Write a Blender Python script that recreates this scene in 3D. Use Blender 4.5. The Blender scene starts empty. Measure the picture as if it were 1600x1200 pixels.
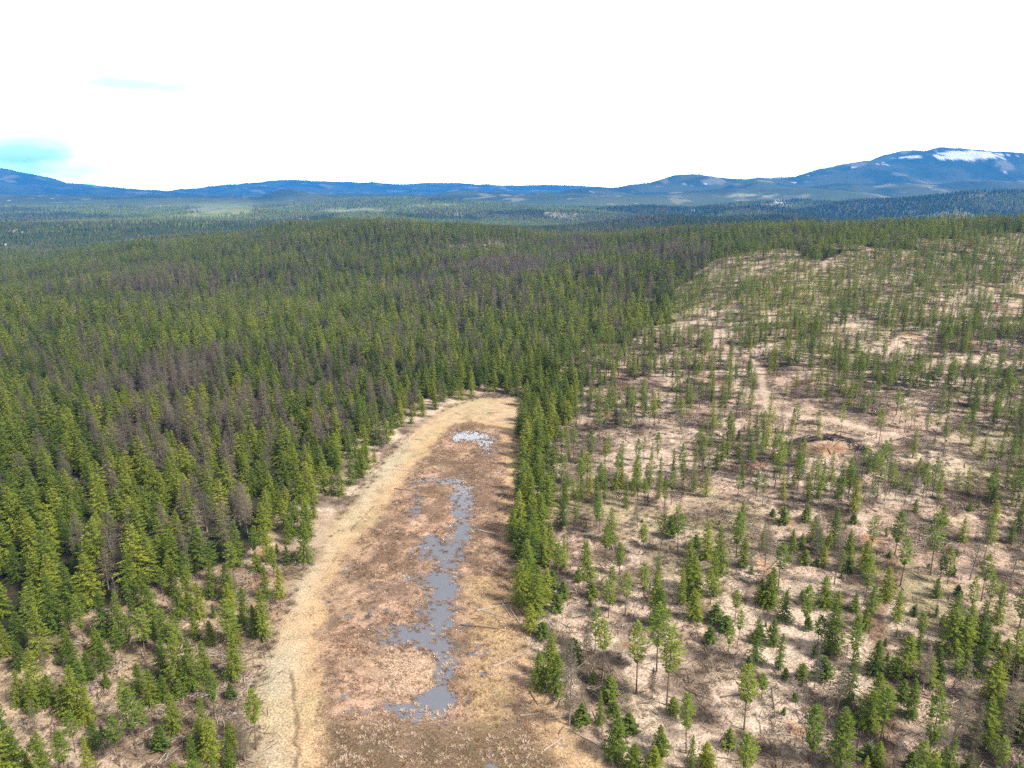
import bpy, math
import numpy as np
C = bpy.context
scene = C.scene
col = scene.collection
PI = math.pi
H = 100.0
PITCH = math.radians(15.26)
FPX = 1100.0

# ------------------------------------------------------------------ camera
cd = bpy.data.cameras.new('camera'); cam = bpy.data.objects.new('camera', cd); col.objects.link(cam)
cam.location = (0, 0, H); cam.rotation_euler = (PI/2-PITCH, 0, 0)
cd.sensor_width = 36; cd.lens = 36*FPX/1600; cd.clip_start = 0.5; cd.clip_end = 90000
scene.camera = cam

# ------------------------------------------------------------------ light
SUN_EL = math.radians(48); SUN_AZ = math.radians(118)      # azimuth: clockwise from +Y (view direction)
sl = bpy.data.lights.new('sun', 'SUN'); sun = bpy.data.objects.new('sun', sl); col.objects.link(sun)
sl.energy = 5.0; sl.angle = math.radians(11); sl.color = (1, .955, .88)
sun.rotation_euler = (PI/2-SUN_EL, 0, -SUN_AZ+PI)
w = bpy.data.worlds.new("World"); scene.world = w; w.use_nodes = True
nt = w.node_tree; nt.nodes.clear()
def N(nt, t, **k):
    n = nt.nodes.new(t)
    for a, b in k.items():
        if a == 'inp':
            for i, v in b.items(): n.inputs[i].default_value = v
        else: setattr(n, a, b)
    return n
L = lambda nt, a, b: nt.links.new(a, b)
def mixc(nt, fac, a, b, mode='MIX'):
    n = N(nt, 'ShaderNodeMix', data_type='RGBA', blend_type=mode)
    for s, v in ((0, fac), (6, a), (7, b)):
        if hasattr(v, 'links'): L(nt, v, n.inputs[s])
        else: n.inputs[s].default_value = v if s == 0 else (*v, 1)[:4]
    return n.outputs[2]
def mth(nt, op, a, b=None, c=None, clamp=False):
    n = N(nt, 'ShaderNodeMath', operation=op, use_clamp=clamp)
    for i, v in enumerate((a, b, c)):
        if v is None: continue
        if hasattr(v, 'links'): L(nt, v, n.inputs[i])
        else: n.inputs[i].default_value = v
    return n.outputs[0]
sky = N(nt, 'ShaderNodeTexSky', sky_type='NISHITA', sun_disc=False, sun_elevation=SUN_EL, sun_rotation=SUN_AZ, altitude=900)
skys = mixc(nt, 1.0, sky.outputs[0], (.10, .10, .10), 'MULTIPLY')
tc = N(nt, 'ShaderNodeTexCoord'); sep = N(nt, 'ShaderNodeSeparateXYZ'); L(nt, tc.outputs['Generated'], sep.inputs[0])
mp = N(nt, 'ShaderNodeMapping', inp={'Scale': (2.2, 2.2, 9.0)}); L(nt, tc.outputs['Generated'], mp.inputs[0])
nz = N(nt, 'ShaderNodeTexNoise', inp={'Scale': 2.6, 'Detail': 8.0, 'Roughness': .55}); L(nt, mp.outputs[0], nz.inputs['Vector'])
# cloud brightness: glowing near the horizon, greyer overhead
rz = N(nt, 'ShaderNodeFloatCurve'); cv = rz.mapping.curves[0]; rz.mapping.use_clip = False
for q, (a, b) in enumerate(((0, 1.0), (.03, .62), (.09, .33), (.25, .155), (.60, .068), (1, .064))):
    if q in (0, 5): cv.points[0 if q == 0 else -1].location = (a, b)
    else: cv.points.new(a, b)
rz.mapping.update(); L(nt, sep.outputs[2], rz.inputs[1]); rz_ = mth(nt, 'MULTIPLY', rz.outputs[0], 7.0)
cl = N(nt, 'ShaderNodeCombineColor'); [L(nt, rz_, cl.inputs[i]) for i in range(3)]
# gaps in the cloud deck: elongated openings, direction given as a unit vector
def hole(px, py, wx, wz, amp):
    x = (px-800)/FPX; yv = (600-py)/FPX
    d = np.array([x, math.cos(PITCH)+yv*math.sin(PITCH), -math.sin(PITCH)+yv*math.cos(PITCH)]); d /= np.linalg.norm(d)
    v = N(nt, 'ShaderNodeVectorMath', operation='SUBTRACT'); L(nt, tc.outputs['Generated'], v.inputs[0]); v.inputs[1].default_value = d
    s = N(nt, 'ShaderNodeVectorMath', operation='MULTIPLY'); L(nt, v.outputs[0], s.inputs[0]); s.inputs[1].default_value = (1/wx, 1/wx, 1/wz)
    l = N(nt, 'ShaderNodeVectorMath', operation='LENGTH'); L(nt, s.outputs[0], l.inputs[0])
    q = mth(nt, 'ADD', l.outputs['Value'], mth(nt, 'MULTIPLY', mth(nt, 'SUBTRACT', nz.outputs[0], .5), 2.2))
    r = N(nt, 'ShaderNodeMapRange', interpolation_type='SMOOTHSTEP', inp={1: 0.1, 2: 1.1, 3: amp, 4: 0.0}); L(nt, q, r.inputs[0])
    return r.outputs[0]
hs = mth(nt, 'ADD', hole(200, 131, .15, .016, 1.0), mth(nt, 'ADD', hole(20, 240, .15, .045, .97), hole(460, 152, .05, .025, .72)), clamp=True)
gap = mixc(nt, .88, skys, (.95, 1.75, 1.95))
c = mixc(nt, hs, cl.outputs[0], gap)
gv = N(nt, 'ShaderNodeVectorMath', operation='SUBTRACT'); L(nt, tc.outputs['Generated'], gv.inputs[0]); gv.inputs[1].default_value = (-.045, .954, .297)   # bright patch added to the sky, whitens the far pool's reflection
gl = N(nt, 'ShaderNodeVectorMath', operation='LENGTH'); L(nt, gv.outputs[0], gl.inputs[0])
gr_ = N(nt, 'ShaderNodeMapRange', interpolation_type='SMOOTHSTEP', inp={1: .05, 2: .16, 3: 1.0, 4: 0.0}); L(nt, gl.outputs['Value'], gr_.inputs[0])
c = mixc(nt, gr_.outputs[0], c, (6.0, 6.0, 6.0))
bg = N(nt, 'ShaderNodeBackground', inp={'Strength': 1.0}); L(nt, c, bg.inputs[0])
wo = N(nt, 'ShaderNodeOutputWorld'); L(nt, bg.outputs[0], wo.inputs[0])
vs = scene.view_settings; vs.view_transform = 'Standard'; vs.look = 'None'; vs.exposure = 0.43; vs.gamma = 1; vs.use_curve_mapping = False
cy = scene.cycles
cy.max_bounces = 5; cy.diffuse_bounces = 2; cy.glossy_bounces = 2; cy.transparent_max_bounces = 4; cy.volume_bounces = 0
cy.use_denoising = False
try: cy.denoiser = 'OPENIMAGEDENOISE'
except Exception: pass
cy.sample_clamp_indirect = 4

# ------------------------------------------------------------------ maths helpers
cP, sP = math.cos(PITCH), math.sin(PITCH)
def proj(x, y, z):
    d = y*cP+(H-z)*sP
    d = np.where(np.abs(d) < 1, 1, d)
    px = 800+FPX*x/d; py = 600+FPX*((H-z)*cP-y*sP)/d
    bad = d < 2
    return np.where(bad, -9999, px), np.where(bad, 9999, py)
def hashf(ix, iy, s):
    n = (ix.astype(np.int64)*374761393 + iy.astype(np.int64)*668265263 + s*1442695041) & 0xffffffff
    n = ((n ^ (n >> 13))*1274126177) & 0xffffffff
    n = (n ^ (n >> 16)) & 0xffffffff
    return n/4294967295.0
def vnoise(x, y, s=0):
    ix = np.floor(x); iy = np.floor(y); fx = x-ix; fy = y-iy
    fx = fx*fx*(3-2*fx); fy = fy*fy*(3-2*fy)
    a = hashf(ix, iy, s); b = hashf(ix+1, iy, s); c_ = hashf(ix, iy+1, s); d = hashf(ix+1, iy+1, s)
    return a+(b-a)*fx+(c_-a)*fy+(a-b-c_+d)*fx*fy
def fbm(x, y, sc, o=4, s=0, g=.5):
    x = np.asarray(x, float)/sc; y = np.asarray(y, float)/sc; t = 0; a = 1; n = 0
    for i in range(o):
        t = t+a*vnoise(x*2**i+17.3*i, y*2**i+9.1*i, s+i); n += a; a *= g
    return t/n
def sstep(a, b, x):
    t = np.clip((x-a)/(b-a), 0, 1); return t*t*(3-2*t)
def inpoly(px, py, P):
    ins = np.zeros(np.shape(px), bool); n = len(P)
    for i in range(n):
        x1, y1 = P[i]; x2, y2 = P[(i+1) % n]
        if y1 == y2: continue
        k = ((y1 > py) != (y2 > py)) & (px < (x2-x1)*(py-y1)/(y2-y1)+x1)
        ins ^= k
    return ins
def segdist(x, y, P, closed=False):
    d = np.full(np.shape(x), 1e9); n = len(P)
    for i in range(n if closed else n-1):
        x1, y1 = P[i]; x2, y2 = P[(i+1) % n]
        dx, dy = x2-x1, y2-y1; l2 = dx*dx+dy*dy+1e-9
        t = np.clip(((x-x1)*dx+(y-y1)*dy)/l2, 0, 1)
        d = np.minimum(d, np.hypot(x-x1-t*dx, y-y1-t*dy))
    return d
def sdist(x, y, P):           # signed: negative inside
    d = segdist(x, y, P, True); return np.where(inpoly(x, y, P), -d, d)
def flat(P, z=0.0):           # picture outline -> world outline on the flat meadow
    out = []
    for px, py in P:
        k = (py-600)/FPX
        y = (H-z)*(cP-k*sP)/(sP+k*cP); d = y*cP+(H-z)*sP
        out.append(((px-800)/FPX*d, y))
    return out

# ------------------------------------------------------------------ terrain height
MEADOW = flat([(330,1330),(385,1200),(388,1130),(412,1030),(438,960),(458,905),(490,862),(530,802),(578,748),(600,715),(650,665),(700,635),(755,620),(812,622),(818,660),(806,700),(812,760),(812,830),(816,900),(820,960),(824,1005),(850,1060),(880,1115),(930,1165),(985,1205),(1060,1330)])
MARSH = flat([(500,1330),(498,1200),(500,1100),(503,1020),(512,930),(532,880),(570,830),(602,790),(640,740),(672,700),(705,665),(735,658),(775,665),(788,690),(792,740),(796,800),(800,880),(806,950),(812,1030),(832,1090),(866,1150),(915,1230),(960,1330)])
COLS = [-600, 0, 200, 400, 620, 800, 1000, 1200, 1400, 1600, 2200]
YS = [0, 100, 200, 300, 400, 500, 600, 700, 800, 1000, 1200, 1400, 1600, 2000, 2600]
TAB = [
 [4, 5, 5, 4, 3, 2, 0, -3, -7, -17, -31, -44, -50, -45, -40],
 [2, 3, 3, 3, 2, 1, 0, -2, -6, -16, -31, -44, -50, -45, -40],
 [1, 2, 2, 2, 1, 1, 1, 1, 2, 6, 13, 4, -25, -40, -40],
 [0, 0, 1, 1, 1, 1, 2, 3, 6, 12, 22, 18, -2, -30, -40],
 [0, 0, 0, 0, 1, 2, 4, 8, 14, 42, 70, 20, -12, -40, -40],
 [0, 0, 0, 1, 2, 4, 7, 10, 13, 19, 15, -2, -20, -40, -40],
 [0, 0, 1, 3, 5, 10, 18, 28, 36, 40, 22, 0, -20, -40, -40],
 [0, 0, 3, 8, 16, 28, 45, 60, 66, 50, 12, -5, -20, -40, -40],
 [0, 0, 6, 13, 22, 33, 49, 64, 66, 46, 12, -5, -20, -40, -40],
 [0, 0, 8, 17, 26, 36, 50, 62, 59, 36, 12, -5, -20, -40, -40],
 [3, 6, 16, 26, 34, 44, 58, 67, 62, 36, 12, -5, -20, -40, -40]]
TAB = np.array(TAB, float)
gc = np.arange(-600, 2201, 20.); gy = np.arange(0, 2601, 20.)
_t = np.array([np.interp(gy, YS, r) for r in TAB]); G = np.array([np.interp(gc, COLS, _t[:, j]) for j in range(len(gy))]).T
for _ in range(4):
    Gp = np.pad(G, ((4, 4), (0, 0)), 'edge'); G = sum(Gp[i:i+len(gc)] for i in range(9))/9
    Gp = np.pad(G, ((0, 0), (2, 2)), 'edge'); G = sum(Gp[:, i:i+len(gy)] for i in range(5))/5
def bil(c_, y):
    a = np.clip((c_+600)/20, 0, len(gc)-1.001); b = np.clip(y/20, 0, len(gy)-1.001)
    i = a.astype(int); j = b.astype(int); fa = a-i; fb = b-j
    return (G[i, j]*(1-fa)+G[i+1, j]*fa)*(1-fb)+(G[i, j+1]*(1-fa)+G[i+1, j+1]*fa)*fb
def D(py): return math.tan(PITCH-math.atan((600-py)/1100))
# far hills: column, skyline row, distance, half width, half depth
HILLS = [(840,345,1900,150,160),(945,340,2100,190,170),(1065,335,2400,220,200),(1200,334,2500,260,220),
 (60,347,2500,900,260),(330,344,2600,600,260),(200,338,3300,900,250),
 (360,322,3700,230,260),(290,330,3500,200,200),(440,329,3600,260,250),(560,331,3300,350,240),(680,324,3800,300,300),(740,317,4400,400,300),(880,326,3700,350,260),
 (1010,320,4100,330,300),(1120,322,3900,280,240),(1240,313,4500,600,350),(1190,320,3600,250,200),(1380,313,3900,420,260),(1560,297,3700,520,330),(1680,296,3800,500,350),
 (100,309,7200,1100,600),(0,308,6200,700,500),(270,312,5800,600,400),(440,297,6600,190,250),(480,302,6500,260,300),(560,309,5600,500,350),(600,306,7000,600,400),(720,301,6700,260,350),(770,299,6900,380,350),(860,303,6500,400,400),(930,298,7500,400,400),(640,312,5200,500,350),(1000,306,6000,500,400),
 (1085,274,8800,420,600),(1150,281,8500,450,500),(1230,279,8700,500,500),(1175,283,7600,250,300),(1300,268,9000,500,700),(1360,258,9000,450,700),(1430,244,9300,600,800),(1490,240,9300,650,800),(1590,241,9300,800,900),(1720,250,9300,900,900),(1010,292,8600,500,600),
 (1330,284,7000,520,450),(1450,287,6500,500,450),(1250,294,6000,600,400),(1560,284,6600,500,450),(1130,297,6300,500,400),
 (460,284,14500,900,900),(380,290,14000,700,900),(560,287,14800,1100,900),(320,298,13500,600,800),(700,288,15000,1300,900),(850,291,15500,1500,900),(1000,296,15000,1500,900),
 (-60,262,11500,900,900),(20,273,11500,600,900),(100,289,11300,700,800),(190,298,11200,700,700),(-250,250,11500,1200,1000),(1900,240,9500,1500,1200),(2200,280,6500,1500,1200),(-500,300,6500,1500,900)]
BY = [2000, 2600, 3500, 5000, 8000, 12000, 17000, 30000]; BZ = [-15, -40, -45, -20, 25, 50, 50, 20]
HL = []
for c_, py, Y, wx, wy in HILLS:
    z = 100-Y*D(py); b = np.interp(Y, BY, BZ); dd = Y*cP+(H-z)*sP
    HL.append(((c_-800)/FPX*dd, Y, max(z-b-(18 if 2600 < Y < 5000 else 15 if Y < 5000 else 0), 4), wx, wy))
def T(x, y):
    x = np.asarray(x, float); y = np.asarray(y, float)
    yc = np.clip(y, 40, None)
    cc = 800+1100*x/(0.965*yc+26.3)
    near = bil(cc, y)
    w_ = sstep(2000, 2600, y)
    r = np.hypot(x, y)
    base = near*(1-w_)+np.interp(y, BY, BZ)*w_
    md = sdist(x, y, MEADOW) if x.size else 0
    keep = sstep(2, 55, md)
    base = np.where(md < 200, base*keep, base)
    base = base+keep*((fbm(x, y, 90, 3, 5)-.5)*5+(fbm(x, y, 22, 3, 8)-.5)*1.7)*sstep(60, 140, r)+(fbm(x, y, 190, 3, 15)-.5)*30*sstep(420, 800, y)*(1-sstep(2200, 2800, y))
    hsum = np.zeros_like(base)
    far = y > 1300
    if far.any():
        xf, yf = x[far], y[far]; s = np.zeros_like(xf)
        warp = 1+(fbm(xf, yf, 700, 4, 11)-.5)*.5
        xw = xf+(fbm(xf, yf, 900, 3, 31)-.5)*300*sstep(1500, 6000, yf); yw = yf+(fbm(xf, yf, 900, 3, 32)-.5)*500*sstep(1500, 6000, yf)
        for hx, hy, a, wx, wy in HL:
            ws = .95 if 2600 < hy < 5000 else 1.6
            q = (xf-hx if hy < 5000 else xw-hx)**2/(wx*wx*ws)+(yw-hy)**2/(wy*wy*ws)
            k = q < 12
            s[k] += (a*np.exp(-q[k]*.8))**3.5
        rg = 1-np.abs(fbm(xf, yf, 1100, 5, 41)*2-1)
        hh = s**(1/3.5)
        hsum[far] = hh*(1-(1-rg)*.12*sstep(3000, 7000, yf)*1.0)+(rg-.5)*(16*sstep(2000, 4000, yf)+34*sstep(4800, 8500, yf))+(np.abs(fbm(xf, yf, 420, 4, 43)*2-1)-.25)*-42*sstep(5200, 7500, yf)+(fbm(xf, yf, 260, 4, 52)-.5)*12*sstep(1500, 2600, yf)
    return base+hsum
def cast(px, py):
    px = np.atleast_1d(np.asarray(px, float)); py = np.atleast_1d(np.asarray(py, float))
    dx = (px-800)/FPX; dv = (600-py)/FPX
    d = np.stack([dx, cP+dv*sP, -sP+dv*cP]); ts = 60*np.power(1.012, np.arange(420))
    out = np.zeros((len(px), 3)); done = np.zeros(len(px), bool); prev = np.full(len(px), ts[0])
    for t in ts:
        X, Y, Z = d[0]*t, d[1]*t, H+d[2]*t; h = T(X, Y); hit = (Z <= h) & ~done
        if hit.any():
            lo = prev[hit].copy(); hi = np.full(hit.sum(), t); dh = d[:, hit]
            for _ in range(12):
                m = (lo+hi)/2; b = H+dh[2]*m <= T(dh[0]*m, dh[1]*m); hi = np.where(b, m, hi); lo = np.where(b, lo, m)
            out[hit] = np.stack([dh[0]*hi, dh[1]*hi, T(dh[0]*hi, dh[1]*hi)]).T; done |= hit
        prev[~done] = t
        if done.all(): break
    return out

# ------------------------------------------------------------------ materials
def mat(name, rough=.9, spec=.1):
    m = bpy.data.materials.new(name); m.use_nodes = True; b = m.node_tree.nodes['Principled BSDF']
    b.inputs['Roughness'].default_value = rough; b.inputs['Specular IOR Level'].default_value = spec
    return m, m.node_tree, b
def foliage(name, stops, isl=.35):
    m, t, b = mat(name, .65, .12)
    oi = N(t, 'ShaderNodeObjectInfo'); ge = N(t, 'ShaderNodeNewGeometry')
    nz = N(t, 'ShaderNodeTexNoise', inp={'Scale': .012, 'Detail': 3.0}); L(t, oi.outputs['Location'], nz.inputs['Vector'])
    f = mth(t, 'ADD', mth(t, 'MULTIPLY', oi.outputs['Random'], .75), mth(t, 'MULTIPLY', mth(t, 'SUBTRACT', nz.outputs[0], .35), .9), clamp=True)
    cr = N(t, 'ShaderNodeValToRGB'); e = cr.color_ramp.elements
    while len(e) < len(stops): e.new(.5)
    for k, (p, c_) in enumerate(stops): e[k].position = p; e[k].color = (*c_, 1)
    L(t, f, cr.inputs[0])
    r = N(t, 'ShaderNodeMapRange', inp={3: 1-isl, 4: 1+isl}); L(t, ge.outputs['Random Per Island'], r.inputs[0])
    hsv = N(t, 'ShaderNodeHueSaturation'); L(t, r.outputs[0], hsv.inputs['Value']); L(t, cr.outputs[0], hsv.inputs['Color'])
    L(t, hsv.outputs[0], b.inputs['Base Color'])
    tr = N(t, 'ShaderNodeBsdfTranslucent'); L(t, hsv.outputs[0], tr.inputs[0]); mx = N(t, 'ShaderNodeMixShader', inp={0: .3})
    L(t, b.outputs[0], mx.inputs[1]); L(t, tr.outputs[0], mx.inputs[2]); L(t, mx.outputs[0], t.nodes['Material Output'].inputs[0])
    return m
M_FIR = foliage('fir_needles', [(0, (.080, .130, .020)), (.35, (.152, .200, .025)), (.75, (.245, .280, .032)), (1, (.33, .33, .048))])
M_PINE = foliage('pine_needles', [(0, (.11, .17, .028)), (.5, (.180, .240, .032)), (1, (.26, .295, .045))])
M_SAP = foliage('sapling_needles', [(0, (.11, .155, .035)), (.6, (.17, .22, .04)), (1, (.24, .27, .05))])
M_BARE = foliage('bare_twigs', [(0, (.125, .105, .075)), (.5, (.185, .155, .108)), (1, (.27, .215, .145))])
M_FIRFAR = foliage('distant_needles', [(0, (.045, .068, .016)), (.35, (.085, .112, .020)), (.75, (.135, .150, .026)), (1, (.18, .175, .035))])
M_REEDP = foliage('pale_reed', [(0, (.50, .36, .26)), (.5, (.62, .47, .34)), (1, (.72, .56, .40))], .25)
M_REED = foliage('dry_reed', [(0, (.20, .125, .075)), (.35, (.34, .22, .14)), (.7, (.46, .31, .21)), (1, (.55, .40, .26))], .3)
M_STRAW = foliage('dry_straw', [(0, (.26, .17, .11)), (.4, (.42, .32, .22)), (.72, (.52, .42, .30)), (1, (.22, .27, .08))], .3)
M_BRUSH = foliage('grey_brush', [(0, (.11, .085, .065)), (.6, (.19, .145, .11)), (1, (.16, .17, .07))], .3)
def bark(name, c1, c2, sc=3.0):
    m, t, b = mat(name, .9, .1)
    tcn = N(t, 'ShaderNodeTexCoord'); mpn = N(t, 'ShaderNodeMapping', inp={'Scale': (4, 4, .6)}); L(t, tcn.outputs['Object'], mpn.inputs[0])
    nz = N(t, 'ShaderNodeTexNoise', inp={'Scale': sc, 'Detail': 5.0}); L(t, mpn.outputs[0], nz.inputs['Vector'])
    L(t, mixc(t, nz.outputs[0], c1, c2), b.inputs['Base Color']); return m
M_TRUNK = bark('trunk_bark', (.10, .07, .05), (.26, .19, .14)); M_SNAG = bark('grey_bark', (.16, .13, .11), (.36, .31, .27))
M_LOG = bark('weathered_log', (.22, .17, .13), (.58, .50, .42)); M_LOGD = bark('brown_log', (.09, .06, .045), (.24, .17, .12)); M_CHAR = bark('charred_log', (.03, .025, .022), (.16, .125, .10))

# ------------------------------------------------------------------ mesh helper
class MB:
    def __init__(s): s.v = []; s.f = []; s.n = 0
    def add(s, v, f):
        v = np.asarray(v, float); s.v.append(v); s.f += [tuple(i+s.n for i in q) for q in f]; s.n += len(v)
    def card(s, p, d, side, l, w, sag=0):     # a leaf spray: a pointed four-corner blade
        m = p+d*l*.45; m[2] -= sag*.3; e = p+d*l; e[2] -= sag
        s.add([p, m+side*w/2, e, m-side*w/2], [(0, 1, 2, 3)])
    def tube(s, pts, rs, n=6, cap=True):
        pts = np.asarray(pts, float); k = len(pts); rings = []
        for i in range(k):
            t = pts[min(i+1, k-1)]-pts[max(i-1, 0)]; t /= np.linalg.norm(t)+1e-9
            a = np.cross(t, (0, 0, 1) if abs(t[2]) < .9 else (1, 0, 0)); a /= np.linalg.norm(a); b = np.cross(t, a)
            an = np.arange(n)*2*PI/n
            rings.append(pts[i]+rs[i]*(np.cos(an)[:, None]*a+np.sin(an)[:, None]*b))
        f = [(i*n+j, i*n+(j+1) % n, (i+1)*n+(j+1) % n, (i+1)*n+j) for i in range(k-1) for j in range(n)]
        if cap: f += [tuple(range(n))[::-1], tuple((k-1)*n+j for j in range(n))]
        s.add(np.concatenate(rings), f)
    def mesh(s, name, mats, fm=None):
        me = bpy.data.meshes.new(name)
        me.from_pydata(np.concatenate(s.v).tolist(), [], s.f); 
        for m in (mats if isinstance(mats, list) else [mats]): me.materials.append(m)
        return me
def obj(name, me, parent=None):
    o = bpy.data.objects.new(name, me); col.objects.link(o)
    if parent is not None: o.parent = parent
    return o
def tag(o, label=None, cat=None, group=None, kind=None):
    if label: o['label'] = label
    if cat: o['category'] = cat
    if group: o['group'] = group
    if kind: o['kind'] = kind
    return o

# ------------------------------------------------------------------ trees, nominal height 15 m
def trunk_mb(r, h, cb, radius, bend=0., r0=.19, sticks=14, n=7):
    mb = MB(); a = r.uniform(0, 2*PI); zs = np.linspace(-.4, h*.97, 8)
    pts = np.array([[bend*math.sin(z/h*2.2)*math.cos(a), bend*math.sin(z/h*2.2)*math.sin(a), z] for z in zs])
    mb.tube(pts, [max(.02, r0*(1-.92*z/h)*(1.35 if z < .3 else 1)) for z in zs], n)
    for k in range(sticks):                        # limbs: dead stubs below, boughs inside the crown
        z = r.uniform(.12*h, .9*h); an = r.uniform(0, 2*PI); t = (z-cb)/(h-cb)
        l = r.uniform(.3, .9) if t < 0 else radius*(1-t)*.75
        p = np.array([np.interp(z, zs, pts[:, 0]), np.interp(z, zs, pts[:, 1]), z]); d = np.array([math.cos(an), math.sin(an), r.uniform(-.3, .15)])
        mb.tube([p, p+d*l], [.035, .008], 3, False)
    return mb
def conifer(seed, style='fir', lod=0):
    r = np.random.default_rng(seed); h = 15.; mb = MB()
    if style == 'fir': cb = r.uniform(.6, 2.2); rad = r.uniform(3.0, 3.9); dz = .38; cw = .27; cl_ = .74
    elif style == 'pine': cb = r.uniform(3.6, 7.4); rad = r.uniform(1.6, 2.15); dz = .36; cw = .26; cl_ = .62
    elif style == 'sap': cb = r.uniform(.3, 1.2); rad = r.uniform(3.0, 4.2); dz = .62; cw = .6; cl_ = 1.3
    else: cb = r.uniform(1.5, 4.5); rad = r.uniform(2.1, 2.8); dz = .38; cw = .11; cl_ = .95
    if lod: dz *= 2.0; cw *= 1.6 if style != 'bare' else 2.0; cl_ *= 1.45
    lob = [(r.integers(1, 5), r.uniform(0, 6.28), r.uniform(.04, .13)) for _ in range(4)]
    z = cb; an = 0; pw = r.uniform(.66, .95)
    while z < h-.05:
        t = (z-cb)/(h-cb)
        if style == 'pine': prof = (math.sin(PI*min(1, (t*.86+.14)))**.7*.95 if t < .5 else (1-t)**.62*1.45)*min(1, .5+t*3)
        elif style == 'bare': prof = (1-t)**.75*min(1, .45+t*3)
        else: prof = (1-t)**pw*min(1, .66+t*2.6)
        whorl = r.uniform(.72, 1.12)
        nb = max(3, int((5.2 if style != 'bare' else 6)*(.55+.6*prof)+r.uniform(0, 1.5)))
        for k in range(nb):
            an += 2.4+r.uniform(-.5, .5)
            if r.random() < (.06 if style == 'fir' else .14): continue
            R = rad*prof*whorl*r.uniform(.72, 1.16)*(1+sum(a*math.sin(n*an+p+z*.4) for n, p, a in lob))+.12
            up = {'fir': -.30+.75*t, 'pine': .05+.5*t, 'sap': .1+.6*t, 'bare': -.02+.6*t}[style]+r.uniform(-.15, .15)
            d = np.array([math.cos(an), math.sin(an), up]); d /= np.linalg.norm(d); side = np.array([-math.sin(an), math.cos(an), 0])
            p0 = np.array([0, 0, z+r.uniform(-.15, .15)])
            st = cl_*(.55 if not lod else .8); s = R*(.15 if style != 'pine' else .35) if R > .9 else 0.0
            curve = r.uniform(.02, .10)*(1 if style != 'bare' else -.3)
            while s < R:
                p = p0+d*s; p[2] -= curve*s*s*.35*(1 if style == 'fir' else .4)
                kk = 1-.4*s/max(R, .3)
                for sg in (-1, 1):
                    dd = d*math.cos(.75)+side*sg*math.sin(.75)+np.array([0, 0, r.uniform(-.35, .2)]); dd /= np.linalg.norm(dd)
                    ss = np.cross(dd, (0, 0, 1))+np.array([0, 0, r.uniform(-.7, .7)]); ss /= np.linalg.norm(ss)+1e-9
                    l = min(cl_*kk*r.uniform(.7, 1.2), R*.6+.25)
                    mb.card(p, dd, ss, l, cw*r.uniform(.8, 1.3), .10*l)
                s += st*r.uniform(.8, 1.2)
            p = p0+d*max(R-.35*cl_, 0); p[2] -= curve*R*R*.35*(1 if style == 'fir' else .4)
            ss = side+np.array([0, 0, r.uniform(-.6, .6)]); mb.card(p, d, ss/np.linalg.norm(ss), min(cl_*.8, R+.2), cw*1.1, .04)
        z += dz*r.uniform(.8, 1.2)
    for k in range(3):
        a = k*2.1; mb.card(np.array([0, 0, h-.7]), np.array([.12*math.cos(a), .12*math.sin(a), 1.]), np.array([-math.sin(a), math.cos(a), 0.]), .95, .13)
    tr = trunk_mb(r, h, cb, rad, r.uniform(0, .25), {'fir': .20, 'pine': .15, 'sap': .25, 'bare': .15}[style], 14 if not lod else 4, 7 if not lod else 4)
    return mb, tr
def low_tree(seed, rad=2.6, cb=1.5, h=15.):
    r = np.random.default_rng(seed); mb = MB(); n = 7; tiers = 5
    for k in range(tiers):
        t = k/tiers; z0 = cb+(h-cb)*t*.92; z1 = min(h, z0+(h-cb)*.36); R = rad*(1-t)**.68
        a = np.arange(2*n)*PI/n+r.uniform(0, 1)
        rr = np.where(np.arange(2*n) % 2 == 0, R*r.uniform(.85, 1.2, 2*n), R*r.uniform(.4, .65, 2*n))
        v = np.stack([rr*np.cos(a), rr*np.sin(a), z0+r.uniform(-.3, .3, 2*n)+np.where(np.arange(2*n) % 2 == 0, -.3, .25)], 1)
        v = np.vstack([v, [0, 0, z1]]); mb.add(v, [(i, (i+1) % (2*n), 2*n) for i in range(2*n)])
    mb.tube([[0, 0, -.3], [0, 0, cb+2]], [.2, .15], 4, False)
    return mb
STY = {'fir': ('fir', 6, M_FIR, M_TRUNK), 'pine': ('pine', 6, M_PINE, M_TRUNK), 'sap': ('sap', 4, M_SAP, M_TRUNK), 'bare': ('bare', 5, M_BARE, M_SNAG)}
def join_mesh(name, a, b, m1, m2):
    mb = MB(); na = len(a.f)
    mb.add(np.concatenate(a.v), a.f); mb.add(np.concatenate(b.v), b.f)
    me = mb.mesh(name, [m1, m2]); mi = np.zeros(len(me.polygons), np.int32); mi[na:] = 1
    me.polygons.foreach_set('material_index', mi); return me
PROTO = {}; SRC = {}
for q, (k, (st, nv, m1, m2)) in enumerate(STY.items()):
    PROTO[k] = []; hi = bpy.data.collections.new(k+'_source'); lo = bpy.data.collections.new(k+'_far_source')
    for i in range(nv):
        cr, tr = conifer(100*q+i, st)
        PROTO[k].append((cr.mesh('crown', m1), tr.mesh('trunk', m2)))
        hi.objects.link(bpy.data.objects.new(k+'_source', join_mesh(k, cr, tr, m1, m2)))
        cr, tr = conifer(100*q+i+50, st, 1)
        lo.objects.link(bpy.data.objects.new(k+'_far_source', join_mesh(k, cr, tr, m1, m2)))
    SRC[k] = (hi, lo)
lowc = bpy.data.collections.new('distant_tree_source')
M_FIRPAINTLIT = foliage('painted_sunlit_needles', [(0, (.12, .17, .035)), (.35, (.19, .24, .045)), (.75, (.27, .30, .055)), (1, (.33, .33, .07))])  # brighter copy of the distant needles, sunlight painted into the colour
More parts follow.
